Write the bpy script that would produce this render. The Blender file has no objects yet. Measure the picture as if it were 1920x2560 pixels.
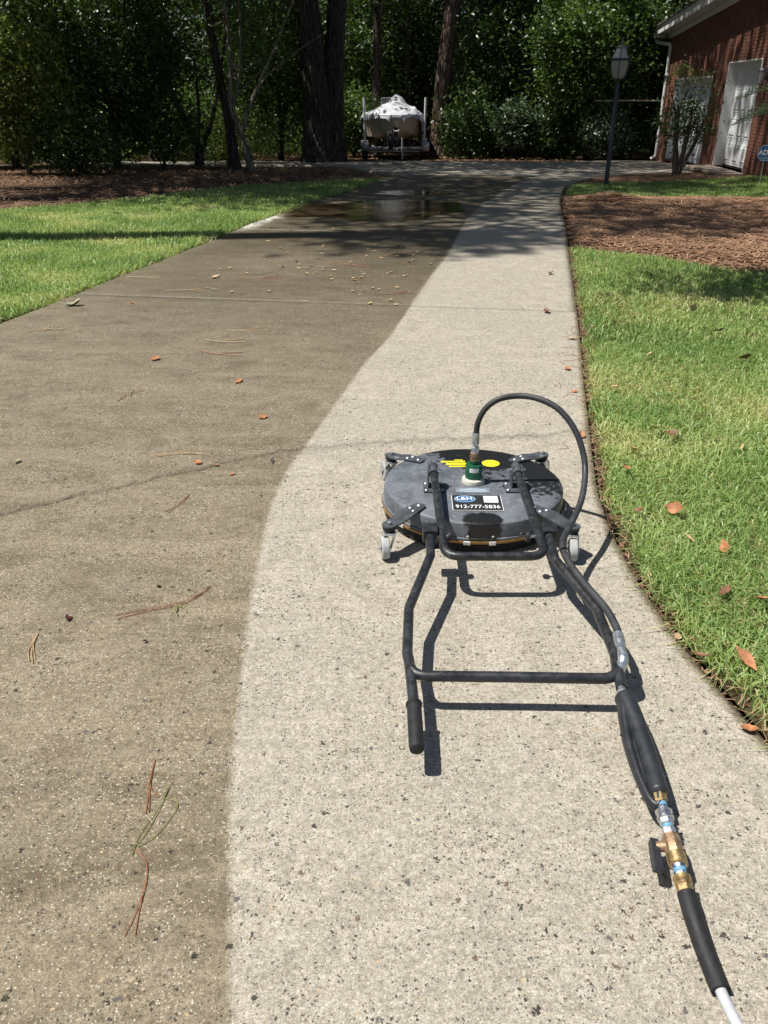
import bpy, math, random
import numpy as np
from mathutils import Vector, Matrix

rng = np.random.default_rng(7)
random.seed(7)
scene = bpy.context.scene
COL = scene.collection

# ---------------------------------------------------------------- camera, sky, sun, exposure
CAM_H = 1.55
cam_d = bpy.data.cameras.new('camera')
cam = bpy.data.objects.new('camera', cam_d)
COL.objects.link(cam)
cam.location = (0, 0, CAM_H)
cam.rotation_euler = (math.radians(90 - 27.06), 0, 0)
cam_d.sensor_fit = 'VERTICAL'
cam_d.sensor_height = 36.0
cam_d.lens = 36.0 * 2036 / 2560
cam_d.clip_start = 0.02
cam_d.clip_end = 2000
scene.camera = cam

SUN = Vector((0.49, 0.045, -1.0)).normalized()          # the way the sunlight travels
world = bpy.data.worlds.new('World')
scene.world = world
world.use_nodes = True
wn = world.node_tree
wn.nodes.clear()
sky = wn.nodes.new('ShaderNodeTexSky')
sky.sky_type = 'NISHITA'
sky.sun_disc = False
sky.sun_elevation = math.asin(-SUN.z)
sky.sun_rotation = math.atan2(-SUN.x, -SUN.y)
sky.air_density = 1.0
sky.dust_density = 1.2
bg = wn.nodes.new('ShaderNodeBackground')
bg.inputs['Strength'].default_value = 0.055
wo = wn.nodes.new('ShaderNodeOutputWorld')
wn.links.new(sky.outputs[0], bg.inputs[0])
wn.links.new(bg.outputs[0], wo.inputs[0])
sun_d = bpy.data.lights.new('sun', 'SUN')
sun_d.energy = 5.0
sun_d.angle = math.radians(0.53)
sun_d.color = (1.0, 0.965, 0.905)
sun = bpy.data.objects.new('sun', sun_d)
COL.objects.link(sun)
sun.rotation_euler = SUN.to_track_quat('-Z', 'Y').to_euler()
sun.location = (-20, -2, 40)
scene.view_settings.view_transform = 'Standard'
scene.view_settings.look = 'None'
scene.view_settings.exposure = 0.33
scene.view_settings.gamma = 1.0
scene.view_settings.use_curve_mapping = False
scene.render.engine = 'CYCLES'
scene.cycles.use_denoising = True
scene.cycles.max_bounces = 8
scene.cycles.diffuse_bounces = 4
scene.cycles.transparent_max_bounces = 24

# ---------------------------------------------------------------- materials
def nd(nt, typ, ins=None, **props):
    n = nt.nodes.new(typ)
    for k, v in props.items():
        setattr(n, k, v)
    for k, v in (ins or {}).items():
        s = n.inputs[k]
        if isinstance(v, bpy.types.NodeSocket):
            nt.links.new(v, s)
        else:
            s.default_value = v
    return n

def c4(c):
    return (c[0], c[1], c[2], 1.0)

def new_mat(name):
    m = bpy.data.materials.new(name)
    m.use_nodes = True
    m.node_tree.nodes.clear()
    return m, m.node_tree

def out(nt, shader):
    o = nt.nodes.new('ShaderNodeOutputMaterial')
    nt.links.new(shader, o.inputs['Surface'])

def math_(nt, op, a, b=0.0, clamp=False):
    return nd(nt, 'ShaderNodeMath', {0: a, 1: b}, operation=op, use_clamp=clamp).outputs[0]

def mixc(nt, f, a, b, mode='MIX'):
    return nd(nt, 'ShaderNodeMixRGB', {'Fac': f, 'Color1': a, 'Color2': b}, blend_type=mode).outputs[0]

def step(nt, v, lo, hi, a=0.0, b=1.0):
    return nd(nt, 'ShaderNodeMapRange', {'Value': v, 'From Min': lo, 'From Max': hi, 'To Min': a, 'To Max': b},
              interpolation_type='SMOOTHSTEP').outputs[0]

def noise(nt, co, scale, detail=4.0, rough=0.55, dist=0.0):
    return nd(nt, 'ShaderNodeTexNoise', {'Vector': co, 'Scale': scale, 'Detail': detail, 'Roughness': rough, 'Distortion': dist})

def mk(name, col, rough=0.5, metal=0.0, var=0.12, scale=12.0, bump=0.0, bscale=60.0, rvar=0.12, spec=0.5,
       col2=None, patch=0.0, pscale=6.0, coat=0.0):
    """a plain surface with uneven colour, gloss and relief; col2 shows through in patches"""
    m, nt = new_mat(name)
    co = nd(nt, 'ShaderNodeTexCoord').outputs['Object']
    n1 = noise(nt, co, scale, 5.0, 0.6)
    a = tuple(max(0, x * (1 - var)) for x in col)
    b = tuple(min(1, x * (1 + var)) for x in col)
    c = mixc(nt, step(nt, n1.outputs[0], 0.3, 0.7), c4(a), c4(b))
    if col2 is not None:
        n2 = noise(nt, co, pscale, 8.0, 0.68)
        c = mixc(nt, step(nt, n2.outputs[0], 0.62 - patch, 0.70 - patch), c, c4(col2))
    r = step(nt, n1.outputs[0], 0.25, 0.75, max(0.02, rough - rvar), min(1, rough + rvar))
    p = nd(nt, 'ShaderNodeBsdfPrincipled', {'Base Color': c, 'Roughness': r, 'Metallic': metal, 'Specular IOR Level': spec,
                                            'Coat Weight': coat})
    if bump:
        n3 = noise(nt, co, bscale, 6.0, 0.6)
        bm = nd(nt, 'ShaderNodeBump', {'Strength': bump, 'Distance': 0.02, 'Height': n3.outputs[0]})
        nt.links.new(bm.outputs[0], p.inputs['Normal'])
    out(nt, p.outputs[0])
    return m

def mk_leaf(name, lo, hi, rough=0.42, trans=0.3, spec=0.5):
    """leaves: colour runs with each leaf's own tint, light comes through"""
    m, nt = new_mat(name)
    t = nd(nt, 'ShaderNodeAttribute', attribute_name='tint').outputs['Fac']
    c = mixc(nt, t, c4(lo), c4(hi))
    p = nd(nt, 'ShaderNodeBsdfPrincipled', {'Base Color': c, 'Roughness': rough, 'Specular IOR Level': spec})
    tr = nd(nt, 'ShaderNodeBsdfTranslucent', {'Color': mixc(nt, 1.0, c, c4((1.25, 1.25, 0.6)), 'MULTIPLY')})
    mx = nd(nt, 'ShaderNodeMixShader', {0: trans, 1: p.outputs[0], 2: tr.outputs[0]})
    out(nt, mx.outputs[0])
    return m

def mk_grass(name):
    m, nt = new_mat(name)
    t = nd(nt, 'ShaderNodeAttribute', attribute_name='tint').outputs['Fac']
    r = nd(nt, 'ShaderNodeValToRGB', {'Fac': t})
    e = r.color_ramp.elements
    e[0].position = 0.0; e[0].color = (0.13, 0.24, 0.065, 1)
    e[1].position = 1.0; e[1].color = (0.52, 0.40, 0.21, 1)
    for p_, c_ in ((0.35, (0.275, 0.405, 0.125, 1)), (0.72, (0.44, 0.54, 0.215, 1)), (0.86, (0.52, 0.53, 0.25, 1))):
        q = e.new(p_); q.color = c_
    c = r.outputs[0]
    p = nd(nt, 'ShaderNodeBsdfPrincipled', {'Base Color': c, 'Roughness': 0.42, 'Specular IOR Level': 0.45})
    tr = nd(nt, 'ShaderNodeBsdfTranslucent', {'Color': mixc(nt, 1.0, c, c4((1.3, 1.25, 0.7)), 'MULTIPLY')})
    mx = nd(nt, 'ShaderNodeMixShader', {0: 0.33, 1: p.outputs[0], 2: tr.outputs[0]})
    out(nt, mx.outputs[0])
    return m

def mk_concrete(name):
    m, nt = new_mat(name)
    co = nd(nt, 'ShaderNodeTexCoord').outputs['Object']
    cl = nd(nt, 'ShaderNodeAttribute', attribute_name='clean').outputs['Fac']
    wet = nd(nt, 'ShaderNodeAttribute', attribute_name='wet').outputs['Fac']
    pale = nd(nt, 'ShaderNodeAttribute', attribute_name='pale').outputs['Fac']
    edge = noise(nt, co, 26.0, 4.0, 0.6).outputs[0]
    edge2 = noise(nt, co, 170.0, 2.0, 0.6).outputs[0]
    sd = math_(nt, 'ADD', cl, math_(nt, 'MULTIPLY', math_(nt, 'SUBTRACT', edge, 0.5), 0.032))
    sd = math_(nt, 'ADD', sd, math_(nt, 'MULTIPLY', math_(nt, 'SUBTRACT', edge2, 0.5), 0.022))
    clean = step(nt, sd, -0.012, 0.016)
    big = noise(nt, co, 0.9, 5.0, 0.62).outputs[0]
    mid = noise(nt, co, 7.0, 6.0, 0.7).outputs[0]
    fine = noise(nt, co, 240.0, 4.0, 0.8).outputs[0]
    grit = noise(nt, co, 95.0, 3.0, 0.65).outputs[0]
    grit2 = noise(nt, co, 34.0, 6.0, 0.78).outputs[0]
    # washed cement: warm pale grey, mottled
    c1 = mixc(nt, step(nt, mid, 0.3, 0.7), c4((0.322, 0.293, 0.252)), c4((0.425, 0.389, 0.338)))
    c1 = mixc(nt, step(nt, big, 0.38, 0.66, 0.0, 0.6), c1, c4((0.335, 0.309, 0.270)))
    # grime: brown film in drifts and mop-like streaks
    st_co = nd(nt, 'ShaderNodeMapping', {'Vector': co, 'Rotation': (0, 0, -0.8), 'Scale': (0.7, 1.9, 1.0)}).outputs[0]
    streak = noise(nt, st_co, 1.7, 8.0, 0.72, 1.6).outputs[0]
    d1 = mixc(nt, step(nt, streak, 0.34, 0.66), c4((0.142, 0.114, 0.076)), c4((0.248, 0.206, 0.148)))
    d1 = mixc(nt, step(nt, mid, 0.35, 0.72, 0.0, 0.55), d1, c4((0.275, 0.238, 0.182)))
    d1 = mixc(nt, math_(nt, 'MULTIPLY', wet, 0.80), d1, c4((0.052, 0.041, 0.022)))
    col = mixc(nt, clean, d1, c1)
    col = mixc(nt, math_(nt, 'MULTIPLY', math_(nt, 'MULTIPLY', wet, clean), 0.55), col, c4((0.125, 0.108, 0.084)))
    # sand grains
    col = mixc(nt, 1.0, col, nd(nt, 'ShaderNodeCombineColor', {0: step(nt, fine, 0.27, 0.73, 0.50, 1.46), 1: step(nt, fine, 0.27, 0.73, 0.49, 1.46),
                                                               2: step(nt, fine, 0.27, 0.73, 0.46, 1.46)}).outputs[0], 'MULTIPLY')
    col = mixc(nt, 1.0, col, nd(nt, 'ShaderNodeCombineColor', {0: step(nt, grit, 0.3, 0.7, 0.76, 1.20), 1: step(nt, grit, 0.3, 0.7, 0.75, 1.20),
                                                               2: step(nt, grit, 0.3, 0.7, 0.71, 1.18)}).outputs[0], 'MULTIPLY')
    col = mixc(nt, 1.0, col, nd(nt, 'ShaderNodeCombineColor', {0: step(nt, grit2, 0.32, 0.68, 0.78, 1.20), 1: step(nt, grit2, 0.32, 0.68, 0.77, 1.20),
                                                               2: step(nt, grit2, 0.32, 0.68, 0.73, 1.19)}).outputs[0], 'MULTIPLY')
    # aggregate flecks at three sizes: ragged cells that differ from stone to stone
    wob = nd(nt, 'ShaderNodeVectorMath', {0: noise(nt, co, 120.0, 2.0).outputs[1], 1: (0.5, 0.5, 0.5)}, operation='SUBTRACT').outputs[0]
    patchy = step(nt, noise(nt, co, 4.2, 4.0, 0.65).outputs[0], 0.34, 0.66, 0.25, 1.5)
    def flecks(col, scale, amp, size, lo, cols, keep, off):
        v = nd(nt, 'ShaderNodeVectorMath', {0: co, 1: nd(nt, 'ShaderNodeVectorMath', {0: wob, 3: amp}, operation='SCALE').outputs[0]}, operation='ADD').outputs[0]
        v = nd(nt, 'ShaderNodeVectorMath', {0: v, 1: off}, operation='ADD').outputs[0]
        v = nd(nt, 'ShaderNodeVectorMath', {0: v, 1: (1, 1, 0.0)}, operation='MULTIPLY').outputs[0]
        vo = nd(nt, 'ShaderNodeTexVoronoi', {'Vector': v, 'Scale': scale, 'Randomness': 1.0}, voronoi_dimensions='2D')
        sep = nd(nt, 'ShaderNodeSeparateColor', {0: vo.outputs['Color']})
        rim = math_(nt, 'MULTIPLY', sep.outputs[1], size)
        inside = math_(nt, 'LESS_THAN', vo.outputs['Distance'], rim)
        pick = math_(nt, 'LESS_THAN', sep.outputs[0], math_(nt, 'MULTIPLY', patchy, keep))
        f = math_(nt, 'MULTIPLY', inside, pick)
        rp = nd(nt, 'ShaderNodeValToRGB', {'Fac': sep.outputs[2]})
        rp.color_ramp.interpolation = 'CONSTANT'
        el = rp.color_ramp.elements
        el[0].position = 0; el[0].color = c4(cols[0])
        el[1].position = 1.0 / len(cols); el[1].color = c4(cols[1])
        for i in range(2, len(cols)):
            q = el.new(i / len(cols)); q.color = c4(cols[i])
        return mixc(nt, math_(nt, 'MULTIPLY', f, lo), col, rp.outputs[0]), f
    W = (0.56, 0.51, 0.41); P = (0.46, 0.355, 0.225); K = (0.022, 0.019, 0.017); G = (0.085, 0.085, 0.083); B = (0.13, 0.082, 0.055); R = (0.30, 0.17, 0.12)
    col, f1 = flecks(col, 205.0, 0.008, 0.45, 0.85, (W, P, W, K, W, K), 0.34, (0.3, 0.7, 0.0))
    col, f2 = flecks(col, 105.0, 0.016, 0.40, 0.85, (K, B, G, K, P, K), 0.20, (1.3, 0.2, 0.0))
    col, f3 = flecks(col, 46.0, 0.030, 0.34, 0.9, (K, G, K, B, K, B), 0.095, (0.1, 2.2, 0.0))
    col = mixc(nt, math_(nt, 'MULTIPLY', step(nt, mid, 0.36, 0.56), pale), col, c4((0.66, 0.64, 0.58)))
    rough = math_(nt, 'SUBTRACT', 0.88, math_(nt, 'MULTIPLY', wet, 0.42))
    p = nd(nt, 'ShaderNodeBsdfPrincipled', {'Base Color': col, 'Roughness': rough, 'Specular IOR Level': 0.42})
    h = math_(nt, 'ADD', math_(nt, 'MULTIPLY', fine, 0.5), math_(nt, 'ADD', grit, math_(nt, 'MULTIPLY', f3, 0.4)))
    bm = nd(nt, 'ShaderNodeBump', {'Strength': math_(nt, 'SUBTRACT', 0.62, math_(nt, 'MULTIPLY', wet, 0.3)), 'Distance': 0.003, 'Height': h})
    nt.links.new(bm.outputs[0], p.inputs['Normal'])
    out(nt, p.outputs[0])
    return m

def mk_soil(name, a, b, c, scale=18.0):
    m, nt = new_mat(name)
    co = nd(nt, 'ShaderNodeTexCoord').outputs['Object']
    n1 = noise(nt, co, scale, 8.0, 0.7).outputs[0]
    n2 = noise(nt, co, scale * 7, 5.0, 0.7).outputs[0]
    col = mixc(nt, step(nt, n1, 0.35, 0.65), c4(a), c4(b))
    col = mixc(nt, step(nt, n2, 0.55, 0.68), col, c4(c))
    p = nd(nt, 'ShaderNodeBsdfPrincipled', {'Base Color': col, 'Roughness': 0.95, 'Specular IOR Level': 0.2})
    bm = nd(nt, 'ShaderNodeBump', {'Strength': 0.9, 'Distance': 0.03, 'Height': n2})
    nt.links.new(bm.outputs[0], p.inputs['Normal'])
    out(nt, p.outputs[0])
    return m

def mk_bark(name, a, b, sx=9.0, sz=1.6):
    m, nt = new_mat(name)
    co = nd(nt, 'ShaderNodeTexCoord').outputs['Object']
    mp = nd(nt, 'ShaderNodeMapping', {'Vector': co, 'Scale': (sx, sx, sz)}).outputs[0]
    n1 = noise(nt, mp, 1.6, 7.0, 0.66, 0.6).outputs[0]
    vo = nd(nt, 'ShaderNodeTexVoronoi', {'Vector': mp, 'Scale': 1.5}, feature='DISTANCE_TO_EDGE').outputs['Distance']
    col = mixc(nt, step(nt, n1, 0.35, 0.66), c4(a), c4(b))
    col = mixc(nt, step(nt, vo, 0.0, 0.16, 0.7, 0.0), col, c4(tuple(x * 0.35 for x in a)))
    p = nd(nt, 'ShaderNodeBsdfPrincipled', {'Base Color': col, 'Roughness': 0.9, 'Specular IOR Level': 0.2})
    h = math_(nt, 'ADD', step(nt, vo, 0.0, 0.25), math_(nt, 'MULTIPLY', n1, 0.8))
    bm = nd(nt, 'ShaderNodeBump', {'Strength': 1.0, 'Distance': 0.05, 'Height': h})
    nt.links.new(bm.outputs[0], p.inputs['Normal'])
    out(nt, p.outputs[0])
    return m

def mk_water(name):
    m, nt = new_mat(name)
    co = nd(nt, 'ShaderNodeTexCoord').outputs['Object']
    mp = nd(nt, 'ShaderNodeMapping', {'Vector': co, 'Scale': (1.0, 2.2, 1.0)}).outputs[0]
    n1 = noise(nt, mp, 9.0, 4.0, 0.6).outputs[0]
    bm = nd(nt, 'ShaderNodeBump', {'Strength': 0.10, 'Distance': 0.02, 'Height': n1})
    fr = nd(nt, 'ShaderNodeFresnel', {'IOR': 1.33, 'Normal': bm.outputs[0]}).outputs[0]
    gl = nd(nt, 'ShaderNodeBsdfGlossy', {'Color': (1, 1, 1, 1), 'Roughness': 0.015, 'Normal': bm.outputs[0]})
    tr = nd(nt, 'ShaderNodeBsdfTransparent', {'Color': (0.72, 0.68, 0.60, 1)})
    out(nt, nd(nt, 'ShaderNodeMixShader', {0: fr, 1: tr.outputs[0], 2: gl.outputs[0]}).outputs[0])
    return m

def mk_glass(name, tint=(0.86, 0.9, 0.88), body=0.25, bodycol=(0.75, 0.77, 0.74)):
    m, nt = new_mat(name)
    fr = nd(nt, 'ShaderNodeFresnel', {'IOR': 1.5}).outputs[0]
    gl = nd(nt, 'ShaderNodeBsdfGlossy', {'Color': (1, 1, 1, 1), 'Roughness': 0.06})
    tr = nd(nt, 'ShaderNodeBsdfTransparent', {'Color': c4(tint)})
    df = nd(nt, 'ShaderNodeBsdfTranslucent', {'Color': c4(bodycol)})
    df2 = nd(nt, 'ShaderNodeBsdfDiffuse', {'Color': c4(bodycol)})
    dd = nd(nt, 'ShaderNodeMixShader', {0: 0.5, 1: df.outputs[0], 2: df2.outputs[0]})
    b = nd(nt, 'ShaderNodeMixShader', {0: body, 1: tr.outputs[0], 2: dd.outputs[0]})
    out(nt, nd(nt, 'ShaderNodeMixShader', {0: fr, 1: b.outputs[0], 2: gl.outputs[0]}).outputs[0])
    return m

def mk_deck(name):
    """black powder-coated deck: chalky grey lime film over most of it, still wet black toward the back and right"""
    m, nt = new_mat(name)
    co = nd(nt, 'ShaderNodeTexCoord').outputs['Object']
    n1 = noise(nt, co, 7.0, 7.0, 0.7).outputs[0]
    n2 = noise(nt, co, 55.0, 5.0, 0.7).outputs[0]
    n3 = noise(nt, co, 150.0, 3.0, 0.6).outputs[0]
    sep = nd(nt, 'ShaderNodeSeparateXYZ', {0: co})
    g = math_(nt, 'ADD', math_(nt, 'MULTIPLY', sep.outputs[0], 0.9), math_(nt, 'MULTIPLY', sep.outputs[1], 1.1))
    w = math_(nt, 'ADD', math_(nt, 'ADD', g, math_(nt, 'MULTIPLY', math_(nt, 'SUBTRACT', n1, 0.5), 1.1)), math_(nt, 'MULTIPLY', math_(nt, 'SUBTRACT', n2, 0.5), 0.55))
    wet = step(nt, w, 0.10, 0.22)
    # one splash of water at the front
    dx = math_(nt, 'SUBTRACT', sep.outputs[0], 0.01); dy = math_(nt, 'MULTIPLY', math_(nt, 'ADD', sep.outputs[1], 0.335), 1.5)
    rr = math_(nt, 'SQRT', math_(nt, 'ADD', math_(nt, 'MULTIPLY', dx, dx), math_(nt, 'MULTIPLY', dy, dy)))
    rr = math_(nt, 'ADD', rr, math_(nt, 'MULTIPLY', math_(nt, 'SUBTRACT', n1, 0.5), 0.12))
    wet = math_(nt, 'MAXIMUM', wet, step(nt, rr, 0.075, 0.09, 1.0, 0.0))
    dry = mixc(nt, step(nt, n1, 0.3, 0.7), c4((0.068, 0.077, 0.092)), c4((0.165, 0.18, 0.205)))
    dry = mixc(nt, step(nt, n2, 0.54, 0.72, 0, 0.5), dry, c4((0.33, 0.345, 0.37)))
    col = mixc(nt, wet, dry, c4((0.014, 0.014, 0.015)))
    col = mixc(nt, step(nt, n3, 0.66, 0.74, 0, 0.7), col, c4((0.22, 0.20, 0.17)))
    p = nd(nt, 'ShaderNodeBsdfPrincipled', {'Base Color': col, 'Roughness': step(nt, wet, 0, 1, 0.62, 0.34), 'Specular IOR Level': 0.45})
    bm = nd(nt, 'ShaderNodeBump', {'Strength': 0.25, 'Distance': 0.004, 'Height': n2})
    nt.links.new(bm.outputs[0], p.inputs['Normal'])
    out(nt, p.outputs[0])
    return m

def mk_tarp(name):
    m, nt = new_mat(name)
    co = nd(nt, 'ShaderNodeTexCoord').outputs['Object']
    n1 = noise(nt, co, 2.6, 5.0, 0.6, 1.2).outputs[0]
    col = mixc(nt, step(nt, n1, 0.3, 0.7), c4((0.50, 0.51, 0.54)), c4((0.62, 0.63, 0.66)))
    p = nd(nt, 'ShaderNodeBsdfPrincipled', {'Base Color': col, 'Roughness': 0.38, 'Specular IOR Level': 0.6})
    bm = nd(nt, 'ShaderNodeBump', {'Strength': 0.22, 'Distance': 0.06, 'Height': n1})
    nt.links.new(bm.outputs[0], p.inputs['Normal'])
    out(nt, p.outputs[0])
    return m

M = dict(
    concrete=mk_concrete('washed_and_grimy_concrete'),
    litter=mk_soil('forest_floor_litter', (0.050, 0.030, 0.019), (0.135, 0.082, 0.050), (0.21, 0.135, 0.085), 6.0),
    soil=mk_soil('lawn_thatch', (0.075, 0.055, 0.030), (0.14, 0.12, 0.05), (0.26, 0.18, 0.09), 14.0),
    strawbase=mk_soil('pine_straw_base', (0.060, 0.028, 0.015), (0.155, 0.078, 0.040), (0.27, 0.145, 0.075), 9.0),
    mud=mk_soil('wet_edge_soil', (0.045, 0.028, 0.018), (0.085, 0.05, 0.03), (0.16, 0.075, 0.04), 20.0),
    grass=mk_grass('grass_blades'),
    leaf_dark=mk_leaf('dark_evergreen_leaf', (0.026, 0.058, 0.016), (0.105, 0.165, 0.048), 0.36, 0.28),
    leaf_mid=mk_leaf('green_leaf', (0.042, 0.090, 0.020), (0.155, 0.235, 0.060), 0.4, 0.32),
    leaf_yellow=mk_leaf('yellow_green_leaf', (0.07, 0.12, 0.028), (0.27, 0.32, 0.09), 0.45, 0.35),
    leaf_pale=mk_leaf('pale_grey_green_leaf', (0.06, 0.10, 0.06), (0.16, 0.22, 0.13), 0.4, 0.3),
    needle=mk_leaf('pine_needle_green', (0.022, 0.05, 0.014), (0.07, 0.12, 0.03), 0.5, 0.2),
    palm=mk_leaf('palm_leaflet', (0.018, 0.04, 0.018), (0.05, 0.085, 0.035), 0.35, 0.2),
    straw=mk_leaf('pine_straw', (0.15, 0.068, 0.036), (0.64, 0.41, 0.26), 0.55, 0.12, 0.4),
    litterleaf=mk_leaf('dead_leaf_scatter', (0.10, 0.05, 0.028), (0.42, 0.25, 0.14), 0.6, 0.15, 0.35),
    moss=mk_leaf('hanging_moss', (0.10, 0.115, 0.075), (0.24, 0.25, 0.17), 0.8, 0.3, 0.2),
    bark_oak=mk_bark('grey_brown_bark', (0.055, 0.045, 0.037), (0.15, 0.125, 0.10)),
    bark_pine=mk_bark('reddish_pine_bark', (0.085, 0.055, 0.042), (0.21, 0.145, 0.11), 7.0, 1.8),
    bark_pale=mk_bark('smooth_pale_bark', (0.20, 0.165, 0.125), (0.36, 0.30, 0.235), 6.0, 1.2),
    water=mk_water('puddle_water'),
    deck=mk_deck('weathered_black_deck'),
    black=mk('black_powder_coat', (0.024, 0.026, 0.029), 0.36, 0, 0.35, 30, 0.12, 240, 0.16, 0.55, (0.10, 0.105, 0.115), 0.0, 22),
    bracket=mk('scuffed_grey_black_steel', (0.06, 0.066, 0.075), 0.55, 0, 0.3, 25, 0.15, 200, 0.1, 0.5, (0.20, 0.21, 0.22), 0.02, 20),
    rubber=mk('black_rubber', (0.018, 0.018, 0.019), 0.62, 0, 0.25, 40, 0.1, 300, 0.1, 0.4),
    hose=mk('dusty_black_hose', (0.036, 0.038, 0.042), 0.55, 0, 0.25, 25, 0.1, 300, 0.1, 0.45),
    gunplastic=mk('black_moulded_plastic', (0.024, 0.026, 0.030), 0.44, 0, 0.2, 30, 0.08, 260, 0.08, 0.5, (0.11, 0.11, 0.115), -0.06, 30),
    bristle=mk('black_brush_bristles', (0.010, 0.010, 0.011), 0.75, 0, 0.5, 120, 0.6, 300),
    zinc=mk('zinc_plated_steel', (0.60, 0.63, 0.66), 0.36, 0.85, 0.15, 60, 0.06, 200),
    chrome=mk('chrome_steel', (0.60, 0.61, 0.63), 0.28, 0.95, 0.2, 60, 0.05, 200),
    brass=mk('worn_brass', (0.50, 0.35, 0.17), 0.42, 0.85, 0.22, 80, 0.05, 200, 0.1),
    oldbrass=mk('tarnished_brass', (0.36, 0.245, 0.15), 0.5, 0.7, 0.25, 70, 0.1, 160),
    band=mk('brown_tension_band', (0.26, 0.14, 0.045), 0.42, 0.25, 0.25, 40, 0.05, 200),
    alu=mk('bright_aluminium_clip', (0.70, 0.71, 0.72), 0.4, 0.6, 0.12, 60),
    green=mk('green_anodised_swivel', (0.022, 0.13, 0.068), 0.34, 0.25, 0.16, 40, 0.04, 120),
    ivory=mk('ivory_plastic', (0.66, 0.63, 0.53), 0.5, 0, 0.08, 50, 0.06, 150, 0.08, 0.5, (0.42, 0.38, 0.30), -0.06, 40),
    caster=mk('grey_rubber_tyre', (0.40, 0.41, 0.40), 0.55, 0, 0.14, 50, 0.06, 200, 0.1, 0.4, (0.24, 0.22, 0.19), 0.0, 30),
    blue=mk('blue_thread_tape', (0.14, 0.33, 0.50), 0.5, 0, 0.1, 60),
    white=mk('white_print', (0.80, 0.80, 0.79), 0.5, 0, 0.05, 60),
    navy=mk('blue_print', (0.045, 0.135, 0.30), 0.4, 0, 0.12, 60),
    paleblue=mk('pale_blue_print', (0.42, 0.60, 0.76), 0.45, 0, 0.08, 60),
    blackfilm=mk('black_vinyl_film', (0.022, 0.024, 0.027), 0.4, 0, 0.2, 60),
    yellow=mk('yellow_vinyl', (0.86, 0.74, 0.03), 0.45, 0, 0.06, 60),
    greyfilm=mk('faded_clear_label', (0.20, 0.225, 0.26), 0.45, 0, 0.15, 90),
    greyhose=mk('pale_grey_hose_jacket', (0.47, 0.49, 0.51), 0.5, 0, 0.08, 40, 0.1, 260),
    brick=mk('red_brick', (0.182, 0.076, 0.051), 0.85, 0, 0.35, 5.0, 0.3, 160, 0.06, 0.3, (0.13, 0.052, 0.036), -0.03, 3.5),
    mortar=mk('grey_mortar', (0.24, 0.19, 0.155), 0.95, 0, 0.15, 30, 0.3, 200),
    trim=mk('white_painted_trim', (0.70, 0.70, 0.67), 0.5, 0, 0.05, 8, 0.05, 90),
    garage=mk('white_garage_door_paint', (0.76, 0.77, 0.77), 0.42, 0, 0.04, 8, 0.03, 90),
    gasket=mk('black_rubber_seal', (0.02, 0.02, 0.02), 0.7, 0, 0.2, 20),
    shingle=mk('brown_grey_shingle', (0.10, 0.085, 0.072), 0.9, 0, 0.3, 14, 0.4, 80),
    lampmetal=mk('blue_black_lamp_metal', (0.026, 0.034, 0.045), 0.4, 0, 0.2, 20, 0.05, 100),
    lampcap=mk('worn_silver_bronze', (0.22, 0.21, 0.19), 0.35, 0.7, 0.2, 30),
    lampglass=mk_glass('lantern_glass', (0.86, 0.9, 0.88), 0.50, (0.90, 0.92, 0.88)),
    bulb=mk_glass('bulb_glass', (0.9, 0.9, 0.9), 0.35, (0.8, 0.8, 0.78)),
    hull=mk('beige_hull_gelcoat', (0.60, 0.52, 0.385), 0.35, 0, 0.07, 3, 0.0, 60, 0.1, 0.5, (0.38, 0.32, 0.23), -0.04, 2.0),
    tarp=mk_tarp('silver_grey_tarp'),
    galv=mk('galvanised_trailer_steel', (0.46, 0.46, 0.45), 0.5, 0.5, 0.15, 18, 0.05, 80, 0.1, 0.5, (0.36, 0.30, 0.22), -0.03, 6),
    pvc=mk('white_guide_pipe', (0.66, 0.66, 0.64), 0.45, 0, 0.06, 20),
    tyre=mk('tyre_rubber', (0.022, 0.022, 0.023), 0.75, 0, 0.3, 30, 0.2, 90),
    clear=mk_glass('windscreen_acrylic', (0.8, 0.82, 0.82), 0.15, (0.6, 0.62, 0.62)),
    pole=mk('weathered_pale_pole', (0.52, 0.46, 0.36), 0.7, 0, 0.12, 10),
    leaf_orange=mk('dry_orange_leaf', (0.40, 0.175, 0.075), 0.6, 0, 0.3, 45, 0.2, 120, 0.1, 0.4, (0.25, 0.10, 0.04), 0.0, 40),
    leaf_tan=mk('dry_tan_leaf', (0.50, 0.35, 0.19), 0.65, 0, 0.25, 45, 0.2, 120),
    leaf_brown=mk('dry_brown_leaf', (0.20, 0.095, 0.05), 0.6, 0, 0.3, 45, 0.2, 120),
    leaf_dkred=mk('dark_red_leaf', (0.075, 0.018, 0.014), 0.4, 0, 0.3, 45, 0.1, 120),
    leaf_grey=mk('dark_grey_leaf', (0.075, 0.078, 0.066), 0.5, 0, 0.2, 45, 0.1, 120),
    leaf_olive=mk('pale_olive_leaf', (0.30, 0.29, 0.16), 0.6, 0, 0.2, 45, 0.1, 120),
    twig_brown=mk('red_brown_needle', (0.30, 0.115, 0.05), 0.55, 0, 0.25, 60),
    twig_straw=mk('straw_twig', (0.46, 0.32, 0.17), 0.6, 0, 0.25, 60),
    twig_green=mk('green_needle', (0.23, 0.24, 0.07), 0.5, 0, 0.25, 60),
)

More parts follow.
